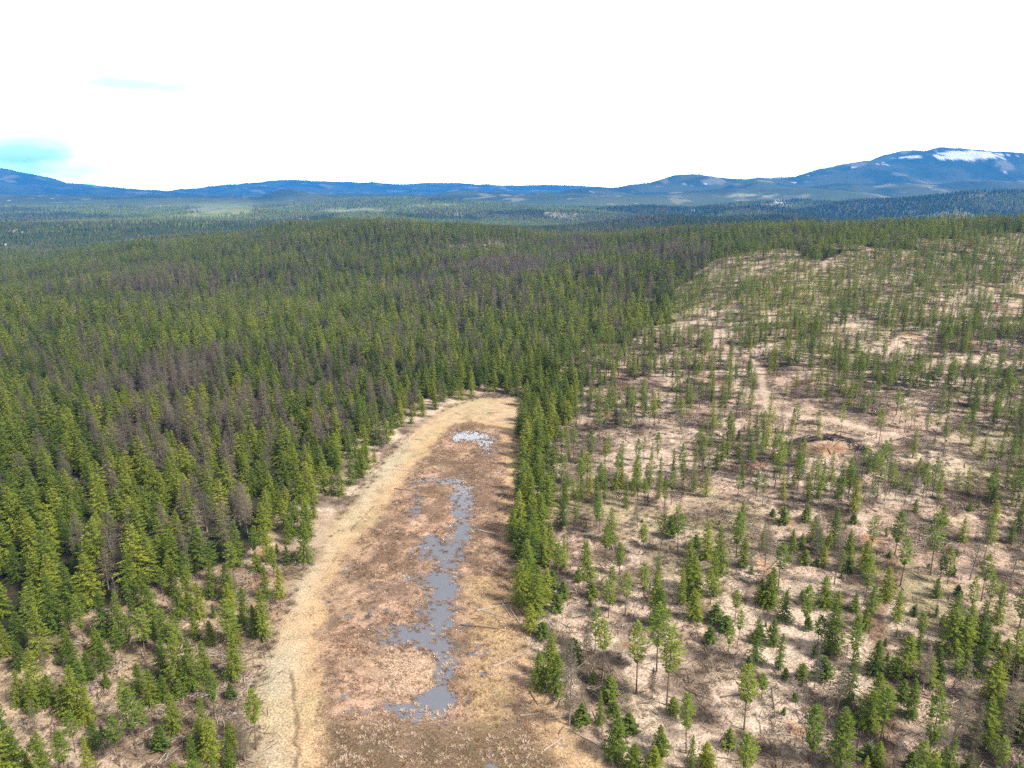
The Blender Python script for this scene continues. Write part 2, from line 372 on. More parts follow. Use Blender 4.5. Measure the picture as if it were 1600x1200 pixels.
for i in range(8):
    mm = low_tree(900+i, 3.1 if i % 4 < 3 else 2.6).mesh('distant_tree', (M_FIRFAR if i < 4 else M_FIRPAINTLIT) if i % 4 < 3 else M_BARE)
    lowc.objects.link(bpy.data.objects.new('distant_tree_source', mm))

def scatter(name, P, rz, S, idx, coll, label, cat, extra_rot=None):
    P = np.asarray(P, float); n = len(P); me = bpy.data.meshes.new(name); me.vertices.add(n); me.vertices.foreach_set('co', P.astype(np.float32).ravel())
    R = np.zeros((n, 3), np.float32); R[:, 2] = rz
    if extra_rot is not None: R[:, 0] = extra_rot[:, 0]; R[:, 1] = extra_rot[:, 1]
    for nm, tp, dat, key in (('rot', 'FLOAT_VECTOR', R, 'vector'), ('scl', 'FLOAT_VECTOR', np.asarray(S, np.float32), 'vector'), ('idx', 'INT', np.asarray(idx, np.int32), 'value')):
        a = me.attributes.new(nm, tp, 'POINT'); a.data.foreach_set(key, dat.ravel())
    o = obj(name, me); tag(o, label, cat, kind='stuff')
    g = bpy.data.node_groups.new(name+'_nodes', 'GeometryNodeTree')
    g.interface.new_socket('Geometry', in_out='INPUT', socket_type='NodeSocketGeometry'); g.interface.new_socket('Geometry', in_out='OUTPUT', socket_type='NodeSocketGeometry')
    gi = g.nodes.new('NodeGroupInput'); go = g.nodes.new('NodeGroupOutput'); ip = g.nodes.new('GeometryNodeInstanceOnPoints')
    ci = g.nodes.new('GeometryNodeCollectionInfo'); ci.inputs[0].default_value = coll; ci.inputs['Separate Children'].default_value = True; ci.inputs['Reset Children'].default_value = True
    def na(nm, tp):
        a = g.nodes.new('GeometryNodeInputNamedAttribute'); a.data_type = tp; a.inputs[0].default_value = nm; return a.outputs[0]
    g.links.new(gi.outputs[0], ip.inputs['Points']); g.links.new(ci.outputs[0], ip.inputs['Instance']); ip.inputs['Pick Instance'].default_value = True
    g.links.new(na('idx', 'INT'), ip.inputs['Instance Index']); g.links.new(na('rot', 'FLOAT_VECTOR'), ip.inputs['Rotation']); g.links.new(na('scl', 'FLOAT_VECTOR'), ip.inputs['Scale'])
    g.links.new(ip.outputs[0], go.inputs[0]); md = o.modifiers.new('scatter', 'NODES'); md.node_group = g
    return o

# ------------------------------------------------------------------ layout masks (world, found from the plan)
MARSH_POOLS = [  # picture outline of open water -> world ellipses (cx, cy, rx, ry in picture px, strength)
 (722,680,18,6,1.),(748,682,20,7,1.3),(762,696,11,11,1.2),(713,684,7,4,.9),
 (690,752,40,9,.75),(722,768,18,10,.9),(718,795,18,16,1.25),(650,800,12,14,.7),(722,835,12,18,1.0),(650,780,12,16,.7),
 (700,830,26,30,.55),(665,850,26,15,.7),(714,800,15,40,.5),(700,900,16,50,.4),(690,960,14,30,.6),(655,1085,45,26,.45),(650,955,40,10,.55),(660,930,40,14,.4),(620,985,34,14,.4),(640,985,34,10,.6),(690,1040,22,30,.5),(688,863,22,10,1.15),(700,885,18,16,.9),(680,904,16,6,.9),(650,904,24,6,1.1),(694,922,17,13,1.35),(688,958,13,14,.8),
 (662,990,12,14,1.0),(625,1002,22,12,.85),(650,1005,30,16,.75),(690,1010,16,40,.75),(690,1065,18,24,1.0),(665,1095,40,13,1.05),(620,1103,26,10,.8),(690,1095,14,14,1.1),(640,1120,60,12,.45)]
def wet_field(x, y):
    px, py = proj(x, y, 0*x); f = np.zeros_like(px)
    for cx, cyy, rx, ry, a in MARSH_POOLS:
        q = ((px-cx)/rx)**2+((py-cyy)/ry)**2
        f += a*np.exp(-q*.8)
    for cx, cyy, rx, ry in ((640,1052,40,34),(690,765,17,7),(690,808,24,26),(695,862,5,3),(635,1098,12,5)):     # reed islands
        q = ((px-cx)/rx)**2+((py-cyy)/ry)**2; f -= 1.3*np.exp(-q**1.6*.8)
    return f+(fbm(x, y, 3.5, 4, 77)-.5)*1.3+(fbm(x, y, 1.3, 2, 78)-.5)*1.5
FORREST_EDGE = [(-4000,1010),(0,1000),(60,985),(130,960),(200,935),(300,900),(380,868),(440,842),(475,855),(490,862),(530,802),(578,748),(600,715),(650,665),(700,635),(755,617),(812,608),(850,590),(900,560),(960,535),(1000,505),(1035,465),(1090,440),(1150,410),(1200,392),(1300,384),(1450,380),(1600,372),(4500,300),(4500,-9000),(-4000,-9000)]
STRIP = flat([(812,612),(860,600),(900,596),(905,640),(872,690),(868,760),(872,830),(872,900),(870,950),(845,985),(822,960),(808,900),(806,830),(806,760),(798,705),(812,650)])
def zones(x, y, z):
    px, py = proj(x, y, z)
    jx = (fbm(x, y, 38, 3, 501)-.5)*np.where(px > 840, 190, 40); jy = (fbm(x, y, 38, 3, 502)-.5)*np.where(px > 840, 70, 30)
    dense = inpoly(px+jx, py+jy, FORREST_EDGE) | (y > 900)
    return px, py, dense

# ------------------------------------------------------------------ the ground sheet
rr = list(np.arange(0, 85, 8.))
r_ = 85.
while r_ < 17000:
    rr.append(r_); r_ += .62 if r_ < 400 else max(.62, (r_-330)*.0095 if r_ < 3000 else r_*.0048)
rr = np.array(rr)
th = np.concatenate([np.arange(-180, -44, 4.), np.arange(-44, 44.01, .17), np.arange(46, 180, 4.)])
Rg, Th = np.meshgrid(rr, np.radians(th), indexing='ij'); X = (Rg*np.sin(Th)).ravel(); Y = (Rg*np.cos(Th)).ravel()
Z = T(X, Y)
nr, nth = Rg.shape
md = np.full(len(X), 1e3); ms = np.full(len(X), 1e3); nearm = (np.hypot(X, Y) < 420)
md[nearm] = sdist(X[nearm], Y[nearm], MEADOW); ms[nearm] = sdist(X[nearm], Y[nearm], MARSH)
wf = np.zeros(len(X)); k = ms < 5; wf[k] = wet_field(X[k], Y[k])
Z = Z+np.where(md < 0, (fbm(X, Y, 7, 3, 3)-.5)*.25*sstep(0, -8, md), 0)
wetm = (wf > .54) & (ms < 2)
Z = np.where(ms < 2, np.where(wetm, -.13-.3*np.clip(wf-.54, 0, .5), np.maximum(Z, -.02)), Z)
Z += np.where((md > 0) & (md < 350), (fbm(X, Y, 2.6, 3, 23)-.5)*.55*sstep(0, 5, md), 0)
PX, PY, DN = zones(X, Y, Z)
def lerp(a, b, t): t = np.asarray(t)[:, None]; return a*(1-t)+np.asarray(b)*t
n1 = fbm(X, Y, 30, 4, 1); n2 = fbm(X, Y, 9, 4, 2); n3 = fbm(X, Y, 2.4, 3, 4); n4 = fbm(X, Y, 55, 3, 6)
# logged ground
CL = np.tile(np.array([.61, .475, .36]), (len(X), 1))
CL = lerp(CL, [.53, .38, .29], sstep(.42, .62, n1))
CL = lerp(CL, [.215, .155, .11], sstep(.44, .62, n2)*.8)
CL = CL*(.72+.56*fbm(X, Y, 1.3, 2, 29))[:, None]
CL = lerp(CL, [.115, .08, .06], sstep(.54, .70, .6*n2+.4*n3)*.85)
CL = lerp(CL, [.40, .36, .17], sstep(.62, .72, n4)*.5)
CL = lerp(CL, [.40, .185, .09], sstep(.73, .82, fbm(X, Y, 14, 3, 19))*.65)
left = (X < -30) & (PY > 800)
CL = np.where(left[:, None], lerp(CL, [.32, .21, .13], np.full(len(X), .45)), CL)
# tracks
def world_line(P): return [tuple(q[:2]) for q in cast([p[0] for p in P], [p[1] for p in P])]
TR1 = world_line([(1395,1199),(1388,1100),(1378,1020),(1368,960),(1400,900),(1380,850)]); TR2 = world_line([(1050,520),(1110,528),(1150,548),(1188,575),(1192,605),(1200,640),(1250,652),(1300,655),(1345,668),(1400,680)])
TR3 = world_line([(300,1199),(325,1150),(345,1100),(352,1040),(372,960),(392,890)]); TR4 = world_line([(462,1199),(466,1150),(462,1100),(452,1045),(462,1000),(485,955),(508,905),(530,860),(560,815),(585,790)])
TR5 = world_line([(1420,508),(1500,512),(1600,520)])
k = (Y > 50) & (Y < 700)
def tline(P, wd, colr, amt):
    global CL
    d = segdist(X[k]+(n3[k]-.5)*2, Y[k], P); t = np.zeros(len(X)); t[k] = sstep(wd, wd*.4, d); t = t*amt; CL = lerp(CL, colr, t)
tline(TR1, 2.6, [.25, .15, .09], .8); tline(TR3, 2.4, [.44, .34, .22], .8); tline(TR5, 3, [.20, .14, .11], .8)
PIT = cast([1292], [697])[0]; q = np.exp(-((X-PIT[0])/7)**2-((Y-PIT[1]+2)/4.5)**2); CL = lerp(CL, [.42, .21, .10], np.clip(q*1.3, 0, .8))
CLR = cast([1270], [660])[0]; q = np.exp(-((X-CLR[0])/28)**2-((Y-CLR[1])/16)**2); CL = lerp(CL, [.50, .37, .27], np.clip(q*1.2, 0, .8))
# forest floor
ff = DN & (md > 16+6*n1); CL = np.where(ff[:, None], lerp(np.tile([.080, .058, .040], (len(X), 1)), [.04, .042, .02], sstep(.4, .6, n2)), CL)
glade = .8*np.exp(-((PX-745)/52)**2-((PY-386)/11)**2)*(Y > 700)*(Y < 1300); CL = lerp(CL, [.48, .38, .28], np.clip(glade*1.6, 0, 1)*sstep(.42, .55, n2))
tline(TR2, 2.4, [.60, .46, .35], .8)
# meadow
GR = np.tile(np.array([.56, .405, .25]), (len(X), 1))
GR = lerp(GR, [.52, .44, .31], sstep(-16, -2, md)*sstep(.35, .6, n1+.12*(X < -20))*.9*(PX < 640))
GR = lerp(GR, [.56, .365, .20], sstep(9, 0, ms)*.8)
GR = lerp(GR, [.52, .50, .16], sstep(.55, .7, fbm(X, Y, 14, 3, 61))*.55*(X > 0))
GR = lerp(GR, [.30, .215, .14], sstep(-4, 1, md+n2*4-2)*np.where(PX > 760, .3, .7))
GR = lerp(GR, [.36, .25, .15], sstep(.52, .70, .5*n2+.5*n3)*.6)
GR = lerp(GR, [.36, .38, .19], sstep(.50, .66, fbm(X, Y, 17, 4, 63))*.22*(X < -10))
mm = sstep(3, -3, md+(n3-.5)*4); CL = lerp(CL, GR, mm)
BR = np.tile(np.array([.40, .27, .175]), (len(X), 1))
BR = lerp(BR, [.215, .135, .08], sstep(.40, .62, n2)*.85)
BR = lerp(BR, [.51, .33, .235], sstep(.46, .66, fbm(X, Y, 18, 3, 71))*.8)
BR = BR*(.62+.76*fbm(X, Y, 1.6, 2, 75))[:, None]
BR = lerp(BR, [.15, .10, .065], sstep(.50, .66, fbm(X, Y, 6, 4, 72)+.12*((PX > 735) & (PY < 860)))*.7)
BR = lerp(BR, [.60, .42, .30], np.clip(1.6*np.exp(-((PX-640)/42)**2-((PY-1050)/36)**2), 0, 1))
BR = lerp(BR, [.52, .36, .18], sstep(.0, 1, 1.5*np.exp(-((PX-770)/34)**2)*(PY > 900))*.65)
BR = lerp(BR, [.15, .11, .065], sstep(1105, 1150, PY)*.8)
BR = lerp(BR, [.15, .12, .10], sstep(.25, .60, wf)*.6)
BR = lerp(BR, [.10, .10, .11], sstep(.56, .95, wf)*.9)
ma = sstep(2, -2, ms+(n2-.5)*9+np.where(PX > 780, 1.5, 0)); CL = lerp(CL, BR, ma)
tline(TR4, .55, [.18, .13, .08], .75*sstep(.35, .6, n2))
# far country
fr = sstep(1250, 1900, Y)
FC = lerp(np.tile([.055, .075, .035], (len(X), 1)), [.11, .12, .05], sstep(.4, .65, fbm(X, Y, 300, 5, 81)))
FC = lerp(FC, [.15, .17, .06], .7*sstep(2500, 3200, Y)*(1-sstep(5200, 6500, Y)))  # far haze brightness painted into the ground as a lighter green
FC = lerp(FC, [.30, .27, .17], sstep(.66, .72, fbm(X, Y, 260, 4, 83))*.75*sstep(2600, 3400, Y))
for cx, cyy, rx, ry in ((20,366,26,9),(350,330,45,9),(560,330,60,5),(300,338,60,5),(1080,327,14,3),(1215,316,12,3),(470,343,18,3),(690,322,35,4),(1180,306,40,3),(1400,330,30,2)):  # pale clearings; those on the bright hills also paint sunlight in
    q = ((PX-cx)/rx)**2+((PY-cyy)/ry)**2; FC = lerp(FC, [.42, .40, .24] if cyy not in (327, 316) else [.7, .68, .62], np.clip(1.5*np.exp(-q), 0, 1)*sstep(.42, .52, fbm(X, Y, 70, 3, 85))*(Y > 1500)*.85)
for cx, cyy, rx, ry in ((350,326,95,9),(300,340,110,6),(560,331,90,7),(690,322,70,6),(440,335,60,5)):  # sunlit patches of the far hills, painted as paler green ground
    q = ((PX-cx)/rx)**2+((PY-cyy)/ry)**2; FC = lerp(FC, [.24, .27, .09], np.clip(1.3*np.exp(-q), 0, 1)*sstep(.35, .5, fbm(X, Y, 90, 3, 87))*(Y > 2400)*.9)
SN = np.zeros(len(X)); fbs = fbm(X, Y, 75, 4, 91)
for cx, cyy, rx, ry, a in ((1518,243,44,6,2.3),(1425,246,28,3,.9),(1380,257,16,3,.9),(1335,262,14,2,.8),(1090,287,22,2.2,.9),(920,300,28,2.5,.8)):
    SN = np.maximum(SN, a*(1 if a > 1 else .8)*np.exp(-((PX-cx)/rx)**2-((PY-cyy)/ry)**2))
FC = lerp(FC, [.85, .85, .88], sstep(.56, .66, SN-(fbs-.5)*1.7)*(Y > 5000))
CL = lerp(CL, FC, fr)
i, j = np.meshgrid(np.arange(nr-1), np.arange(nth-1), indexing='ij'); a = (i*nth+j).ravel(); F = np.stack([a, a+1, a+nth+1, a+nth], 1)
wrap = np.arange(nr-1)*nth; F = np.vstack([F, np.stack([wrap+nth-1, wrap, wrap+nth, wrap+2*nth-1], 1)])[:, ::-1]
F = F[~((F < nth).sum(1) >= 2)] if False else F
me = bpy.data.meshes.new('ground'); me.vertices.add(len(X)); me.vertices.foreach_set('co', np.stack([X, Y, Z], 1).astype(np.float32).ravel())
me.loops.add(F.size); me.loops.foreach_set('vertex_index', F.astype(np.int32).ravel()); me.polygons.add(len(F)); me.polygons.foreach_set('loop_start', (np.arange(len(F))*4).astype(np.int32))
me.update(calc_edges=True); me.polygons.foreach_set('use_smooth', np.ones(len(F), bool))
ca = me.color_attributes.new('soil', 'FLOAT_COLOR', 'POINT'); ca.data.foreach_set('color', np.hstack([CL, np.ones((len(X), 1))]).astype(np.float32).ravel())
m, t, b = mat('ground_soil', .95, .05)
vc = N(t, 'ShaderNodeVertexColor', layer_name='soil'); ge = N(t, 'ShaderNodeNewGeometry')
def noi(sc, det=4., r=.6):
    n = N(t, 'ShaderNodeTexNoise', inp={'Scale': sc, 'Detail': det, 'Roughness': r}); L(t, ge.outputs['Position'], n.inputs['Vector']); return n.outputs[0]
na_, nb_ = noi(2.1, 5., .75), noi(.22, 5.)
v1 = N(t, 'ShaderNodeMapRange', inp={1: .34, 2: .66, 3: .38, 4: 1.45}); L(t, na_, v1.inputs[0])
v2 = N(t, 'ShaderNodeMapRange', inp={1: .3, 2: .7, 3: .80, 4: 1.16}); L(t, nb_, v2.inputs[0])
hv = N(t, 'ShaderNodeHueSaturation'); L(t, mth(t, 'MULTIPLY', v1.outputs[0], v2.outputs[0]), hv.inputs['Value']); L(t, vc.outputs[0], hv.inputs['Color'])
L(t, hv.outputs[0], b.inputs['Base Color'])
bp = N(t, 'ShaderNodeBump', inp={'Strength': .7, 'Distance': .35}); L(t, na_, bp.inputs['Height']); L(t, bp.outputs[0], b.inputs['Normal'])
me.materials.append(m); ground = obj('ground', me); tag(ground, kind='structure')

# water lying in the marsh pools
wm = MB(); P = np.array(MARSH); cx, cy_ = P.mean(0)
g_ = 6.0; xs = np.arange(P[:, 0].min()-2, P[:, 0].max()+2, g_); ys = np.arange(P[:, 1].min(), P[:, 1].max()+2, g_)
cells = [(x, y) for x in xs for y in ys if sdist(np.array([x+g_/2]), np.array([y+g_/2]), MARSH)[0] < 1.0]
vid = {}; vv = []; fc = []
for x, y in cells:
    q = []
    for dx, dy in ((0, 0), (g_, 0), (g_, g_), (0, g_)):
        key = (round(x+dx, 2), round(y+dy, 2))
        if key not in vid: vid[key] = len(vv); vv.append((key[0], key[1], -.11))
        q.append(vid[key])
    fc.append(tuple(q))
wm.add(vv, fc)
m, t, b = mat('pool_water', .10, .5); b.inputs['Base Color'].default_value = (.30, .31, .36, 1); b.inputs['IOR'].default_value = 1.33
ge = N(t, 'ShaderNodeNewGeometry'); n = N(t, 'ShaderNodeTexNoise', inp={'Scale': 1.5, 'Detail': 3.0}); L(t, ge.outputs['Position'], n.inputs['Vector'])
bp = N(t, 'ShaderNodeBump', inp={'Strength': .12, 'Distance': .1}); L(t, n.outputs[0], bp.inputs['Height']); L(t, bp.outputs[0], b.inputs['Normal'])
tr = N(t, 'ShaderNodeBsdfTransparent', inp={0: (.85, .88, .9, 1)}); mx = N(t, 'ShaderNodeMixShader', inp={0: .52}); L(t, tr.outputs[0], mx.inputs[1]); L(t, b.outputs[0], mx.inputs[2]); L(t, mx.outputs[0], t.nodes['Material Output'].inputs[0])
tag(obj('water', wm.mesh('water', m)), kind='structure')

# ------------------------------------------------------------------ tree positions
R = np.random.default_rng(7)
def Z3(l, ox, oy, s): return [(ox+x/s, oy+t/s, oy+b_/s, k) for x, t, b_, k in l]
A3 = [(190,480,700,'fir'),(90,500,660,'fir'),(250,340,600,'fir'),(320,475,620,'pine'),(375,420,640,'pine'),(300,570,700,'fir'),(540,400,640,'fir'),(470,410,620,'fir'),(590,230,470,'fir'),(660,310,500,'fir'),(690,380,590,'fir'),(765,240,420,'fir'),(810,345,540,'fir'),(850,290,480,'fir'),(895,370,530,'fir'),(940,270,440,'fir'),(1020,280,440,'fir'),(1060,90,300,'fir'),(1200,120,280,'fir'),(1150,230,320,'fir'),(1190,290,450,'fir'),(1250,290,440,'fir'),(1360,85,280,'fir'),(1290,90,200,'fir'),(1280,200,290,'sap'),(1090,395,560,'fir'),(1180,385,620,'fir'),(1140,470,610,'fir'),(1045,450,640,'fir'),(1050,600,800,'fir'),(945,540,650,'fir'),(875,500,620,'fir'),(730,510,640,'fir'),(790,520,640,'fir'),(735,610,790,'fir'),(800,590,850,'fir'),(860,620,860,'fir'),(920,630,820,'fir'),(435,570,690,'fir'),(465,610,760,'fir'),(550,560,745,'pine'),(520,620,740,'pine'),(330,610,760,'fir'),(400,680,810,'fir'),(170,660,900,'fir'),(90,640,760,'fir'),(90,760,920,'fir'),(150,800,950,'fir'),(225,780,920,'fir'),(340,740,980,'fir'),(390,840,1000,'fir'),(300,820,960,'fir'),(480,770,840,'sap'),(625,730,860,'fir'),(680,760,920,'fir'),(730,780,900,'fir'),(800,800,890,'sap'),(580,800,1050,'pine'),(615,850,1150,'pine'),(650,920,1080,'pine'),(780,860,1040,'fir'),(720,1000,1120,'sap'),(535,960,1190,'pine'),(425,980,1120,'fir'),(150,1060,1120,'sap'),(1005,760,810,'sap'),(1035,815,890,'sap'),(915,885,1040,'pine'),(905,970,1130,'fir'),(950,965,1180,'fir'),(1040,985,1110,'fir'),(1030,1085,1200,'fir'),(1145,850,1120,'pine'),(1095,930,1170,'bare'),(30,860,1200,'fir'),(80,1050,1260,'fir'),(10,960,1300,'fir'),(130,1120,1240,'fir'),(790,1165,1280,'fir'),(30,560,700,'fir'),(265,690,740,'sap'),(645,600,640,'sap'),(210,650,760,'bare')]
A5 = [(100,40,200,'fir'),(30,90,250,'fir'),(75,170,340,'fir'),(140,110,300,'fir'),(40,270,470,'fir'),(105,330,520,'fir'),(85,460,590,'fir'),(170,100,260,'fir'),(205,190,370,'pine'),(180,310,400,'sap'),(335,185,360,'fir'),(295,305,430,'pine'),(360,365,440,'sap'),(225,360,450,'sap'),(200,420,500,'sap'),(440,30,190,'fir'),(415,110,300,'pine'),(585,110,250,'pine'),(480,190,340,'pine'),(740,20,240,'pine'),(710,70,170,'sap'),(820,150,220,'sap'),(865,95,270,'fir'),(925,125,330,'fir'),(1000,50,260,'pine'),(1030,170,300,'fir'),(790,180,400,'fir'),(805,250,450,'fir'),(815,400,540,'fir'),(885,310,470,'pine'),(950,515,590,'sap'),(880,565,645,'sap'),(905,460,550,'sap'),(430,360,530,'pine'),(505,325,520,'pine'),(445,300,420,'pine'),(585,285,490,'pine'),(640,335,470,'fir'),(655,390,560,'fir'),(645,465,770,'pine'),(690,570,920,'pine'),(405,535,765,'pine'),(555,545,865,'pine'),(370,490,680,'pine'),(170,610,800,'fir'),(120,680,840,'fir'),(280,620,720,'sap'),(255,620,1010,'bare'),(195,690,870,'fir'),(435,780,900,'sap'),(360,770,820,'sap'),(460,960,1160,'fir'),(455,900,960,'sap'),(520,950,1040,'sap'),(310,910,1000,'sap'),(660,1010,1150,'fir'),(630,1100,1250,'fir'),(540,1090,1230,'fir'),(625,750,890,'bare'),(780,840,1010,'bare'),(1035,740,1030,'pine'),(1110,770,900,'pine'),(1060,700,760,'sap'),(965,1020,1110,'sap'),(865,1080,1200,'fir'),(1110,350,470,'fir'),(1140,330,480,'fir'),(1075,590,640,'sap'),(1105,560,620,'sap'),(250,120,260,'bare'),(680,0,90,'bare'),(560,0,130,'bare'),(1130,90,300,'bare'),(375,0,100,'pine'),(135,545,620,'sap'),(225,600,740,'bare'),(330,480,690,'bare'),(720,880,960,'sap')]
A6 = [(20,40,75,'sap'),(65,30,110,'sap'),(170,20,100,'sap'),(380,60,110,'sap'),(290,30,200,'fir'),(200,70,190,'fir'),(215,0,280,'bare'),(295,80,380,'bare'),(45,190,400,'pine'),(10,300,470,'fir'),(160,220,290,'sap'),(225,130,240,'fir'),(245,210,300,'fir'),(325,220,320,'fir'),(360,155,240,'fir'),(360,255,325,'sap'),(430,180,325,'fir'),(110,170,235,'fir'),(215,260,300,'sap'),(565,50,250,'pine'),(615,20,150,'bare'),(590,170,390,'pine'),(725,55,340,'pine'),(765,250,370,'pine'),(800,210,380,'pine'),(780,20,110,'fir'),(655,0,60,'fir'),(900,0,50,'fir'),(985,60,195,'fir'),(1010,0,90,'fir'),(900,60,360,'bare'),(865,80,190,'fir'),(1085,70,360,'bare'),(1115,0,150,'fir'),(525,300,450,'fir'),(575,400,545,'fir'),(750,350,440,'fir'),(845,380,430,'sap'),(980,340,510,'pine'),(1110,380,620,'pine'),(165,380,570,'pine'),(250,340,480,'fir'),(310,405,480,'fir'),(385,415,500,'fir'),(450,385,600,'pine'),(430,470,575,'fir'),(280,450,680,'fir'),(220,520,670,'pine'),(205,620,850,'bare'),(375,515,740,'pine'),(20,530,650,'fir'),(70,400,540,'fir'),(180,520,580,'sap'),(680,505,620,'pine'),(820,410,600,'fir'),(810,480,690,'fir'),(865,510,690,'fir'),(945,450,640,'fir'),(890,470,640,'fir'),(1010,590,670,'fir'),(960,560,700,'fir'),(1060,620,700,'fir'),(1110,640,790,'fir'),(1030,660,790,'fir'),(920,650,790,'fir'),(870,670,790,'fir'),(615,600,780,'fir'),(755,665,800,'fir'),(720,700,830,'fir'),(560,700,790,'sap'),(690,640,850,'bare'),(475,625,780,'fir'),(245,700,800,'sap'),(150,730,800,'sap'),(75,750,800,'sap'),(120,860,900,'sap'),(310,650,940,'bare'),(480,775,980,'fir'),(440,850,1020,'fir'),(500,830,1080,'pine'),(320,930,1200,'fir'),(190,910,1180,'pine'),(600,800,900,'fir'),(630,800,980,'fir'),(820,700,1110,'bare'),(715,830,1160,'pine'),(905,920,1130,'bare'),(1000,720,900,'fir'),(960,880,1110,'fir'),(1050,740,1110,'bare'),(1075,880,1060,'fir'),(1030,880,970,'fir'),(1120,900,1080,'fir'),(485,1080,1190,'fir'),(440,1080,1160,'sap'),(780,1100,1210,'fir'),(640,1120,1200,'sap'),(900,1130,1220,'fir'),(1115,1170,1240,'sap'),(650,470,520,'sap'),(540,230,260,'sap'),(110,130,190,'fir'),(150,150,210,'fir'),(270,150,220,'fir')]
HAND = Z3(A3, 0, 780, 2.858)+Z3(A5, 800, 780, 2.857)+Z3(A6, 1200, 780, 2.857)
trees = []     # kind, x, y, z, height, width factor
gp = cast([h[0] for h in HAND], [h[2] for h in HAND])
for (px, t_, b_, kd), (x, y, z) in zip(HAND, gp):
    kk = (t_-600)/FPX; zt = H-y*(sP+kk*cP)/(cP-kk*sP); hh = float(np.clip(zt-z, 1.5, 24))
    trees.append((kd, x, y, z, hh, (.86 if x < 0 else 1)*{'fir': 1.12, 'pine': 1.10, 'sap': 1.15, 'bare': .9}[kd]*R.uniform(.9, 1.12)*(15/hh if False else min(1.5, (15/hh)**.35))))
HX = np.array([(t_[1], t_[2]) for t_ in trees])
def jgrid(x0, x1, y0, y1, s):
    gx, gy_ = np.meshgrid(np.arange(x0, x1, s), np.arange(y0, y1, s)); gx = gx.ravel()+R.uniform(-.46, .46, gx.size)*s; gy_ = gy_.ravel()+R.uniform(-.46, .46, gy_.size)*s
    return gx, gy_
x, y = jgrid(-1100, 1100, 60, 1300, 6.2)
k = (np.abs(x) < .82*y+45); x, y = x[k], y[k]; z = T(x, y); px, py, dn = zones(x, y, z)
mdt = sdist(x, y, MEADOW); sd = sdist(x, y, STRIP); u = R.random(len(x)); cn = fbm(x, y, 26, 3, 201); cn2 = fbm(x, y, 110, 3, 205)
brown = .13+.50*np.exp(-((px-330)/190)**2-((py-640)/75)**2)+.34*np.exp(-((px-210)/150)**2-((py-450)/24)**2)+.42*np.exp(-((px-800)/230)**2-((py-430)/42)**2)+.35*np.exp(-((px-1000)/120)**2-((py-400)/30)**2)
brown = brown*sstep(.25, .6, fbm(x, y, 45, 3, 210))*2.1
brown *= np.where((mdt < 22), .35, 1)
hn = fbm(x, y, 60, 3, 220)
inframe = (px > -10) & (px < 1610) & (py < 1215)
glade = .65*np.exp(-((px-745)/48)**2-((py-386)/9)**2)*(y > 700)
pd = np.where(dn, .93-.12*sstep(.6, .75, cn)-glade*.75, 0)*(mdt > 2.5)*(sd > 1)
pt = np.where(~dn, np.clip(.10+1.15*sstep(.34, .64, cn)*(.50+cn2), 0, .95), 0)*(mdt > 3)*(sd > 1)*(1.05+1.15*sstep(200, 430, y))*(np.hypot(x-CLR[0], (y-CLR[1])*1.4) > 17)
pt *= np.where((segdist(x, y, TR2) < 5) | (segdist(x, y, TR1) < 3.5), .06, 1)
lo_left = (px < 480) & (py > 840)
hand_zone = inframe & (((py > 795) & (px > 860)) | (lo_left & ~dn))
pt = np.where(hand_zone, 0, pt); pt = np.where(lo_left & ~hand_zone & ~dn, .35, pt)
pd = np.where(inframe & (px < 500) & (py > 865), pd*.88, pd)
hd = np.full(len(x), 99.); kk = (y < 260)
hd[kk] = np.sqrt(((x[kk][:, None]-HX[:, 0])**2+(y[kk][:, None]-HX[:, 1])**2).min(1))
ok = hd > 3.6
EL = FORREST_EDGE[17:29]
def thin_prob(x, y, px, py, dn, mdt, sd, cn, cn2):
    ed = segdist(px, py, EL)
    p = np.clip(.12+.85*sstep(.36, .64, cn)*(.45+cn2), 0, .9)*(.98+.45*sstep(200, 430, y))
    p = p+.45*np.exp(-ed/45)+.35*np.exp(-sd/9)
    p = p*(~dn)*(mdt > 3)*(sd > 1)*(np.hypot(x-CLR[0], (y-CLR[1])*1.4) > 15)*np.where(np.hypot((x-PIT[0])/15, (y-PIT[1]+9)/14) < 1, .12, 1)*np.where((segdist(x, y, TR2) < 5.2) | (segdist(x, y, TR1) < 3.5), .06, 1)
    return p
pt = pt*0
cand = [(x, y, z, dn, mdt, hn, brown, u < pd, ok)]
x, y = jgrid(-1100, 1100, 60, 900, 4.3)
k = (np.abs(x) < .82*y+45); x, y = x[k], y[k]; z = T(x, y); px, py, dn = zones(x, y, z); mdt = sdist(x, y, MEADOW); sd = sdist(x, y, STRIP); cn = fbm(x, y, 24, 3, 201); cn2 = fbm(x, y, 110, 3, 205)
pt = thin_prob(x, y, px, py, dn, mdt, sd, cn, cn2)
inframe = (px > -10) & (px < 1610) & (py < 1215); lo_left = (px < 480) & (py > 840)
hand_zone = inframe & (((py > 795) & (px > 860)) | (lo_left & ~dn))
pt = np.where(hand_zone, np.where(lo_left, .27, .19), pt)*(mdt > 2)*(~dn)
hd = np.full(len(x), 99.); kk = (y < 260)
hd[kk] = np.sqrt(((x[kk][:, None]-HX[:, 0])**2+(y[kk][:, None]-HX[:, 1])**2).min(1))
small = hand_zone & ~lo_left & (R.random(len(x)) < .6)
cand.append((x, y, z, dn, mdt, cn, small, R.random(len(x)) < pt, hd > 2.6))
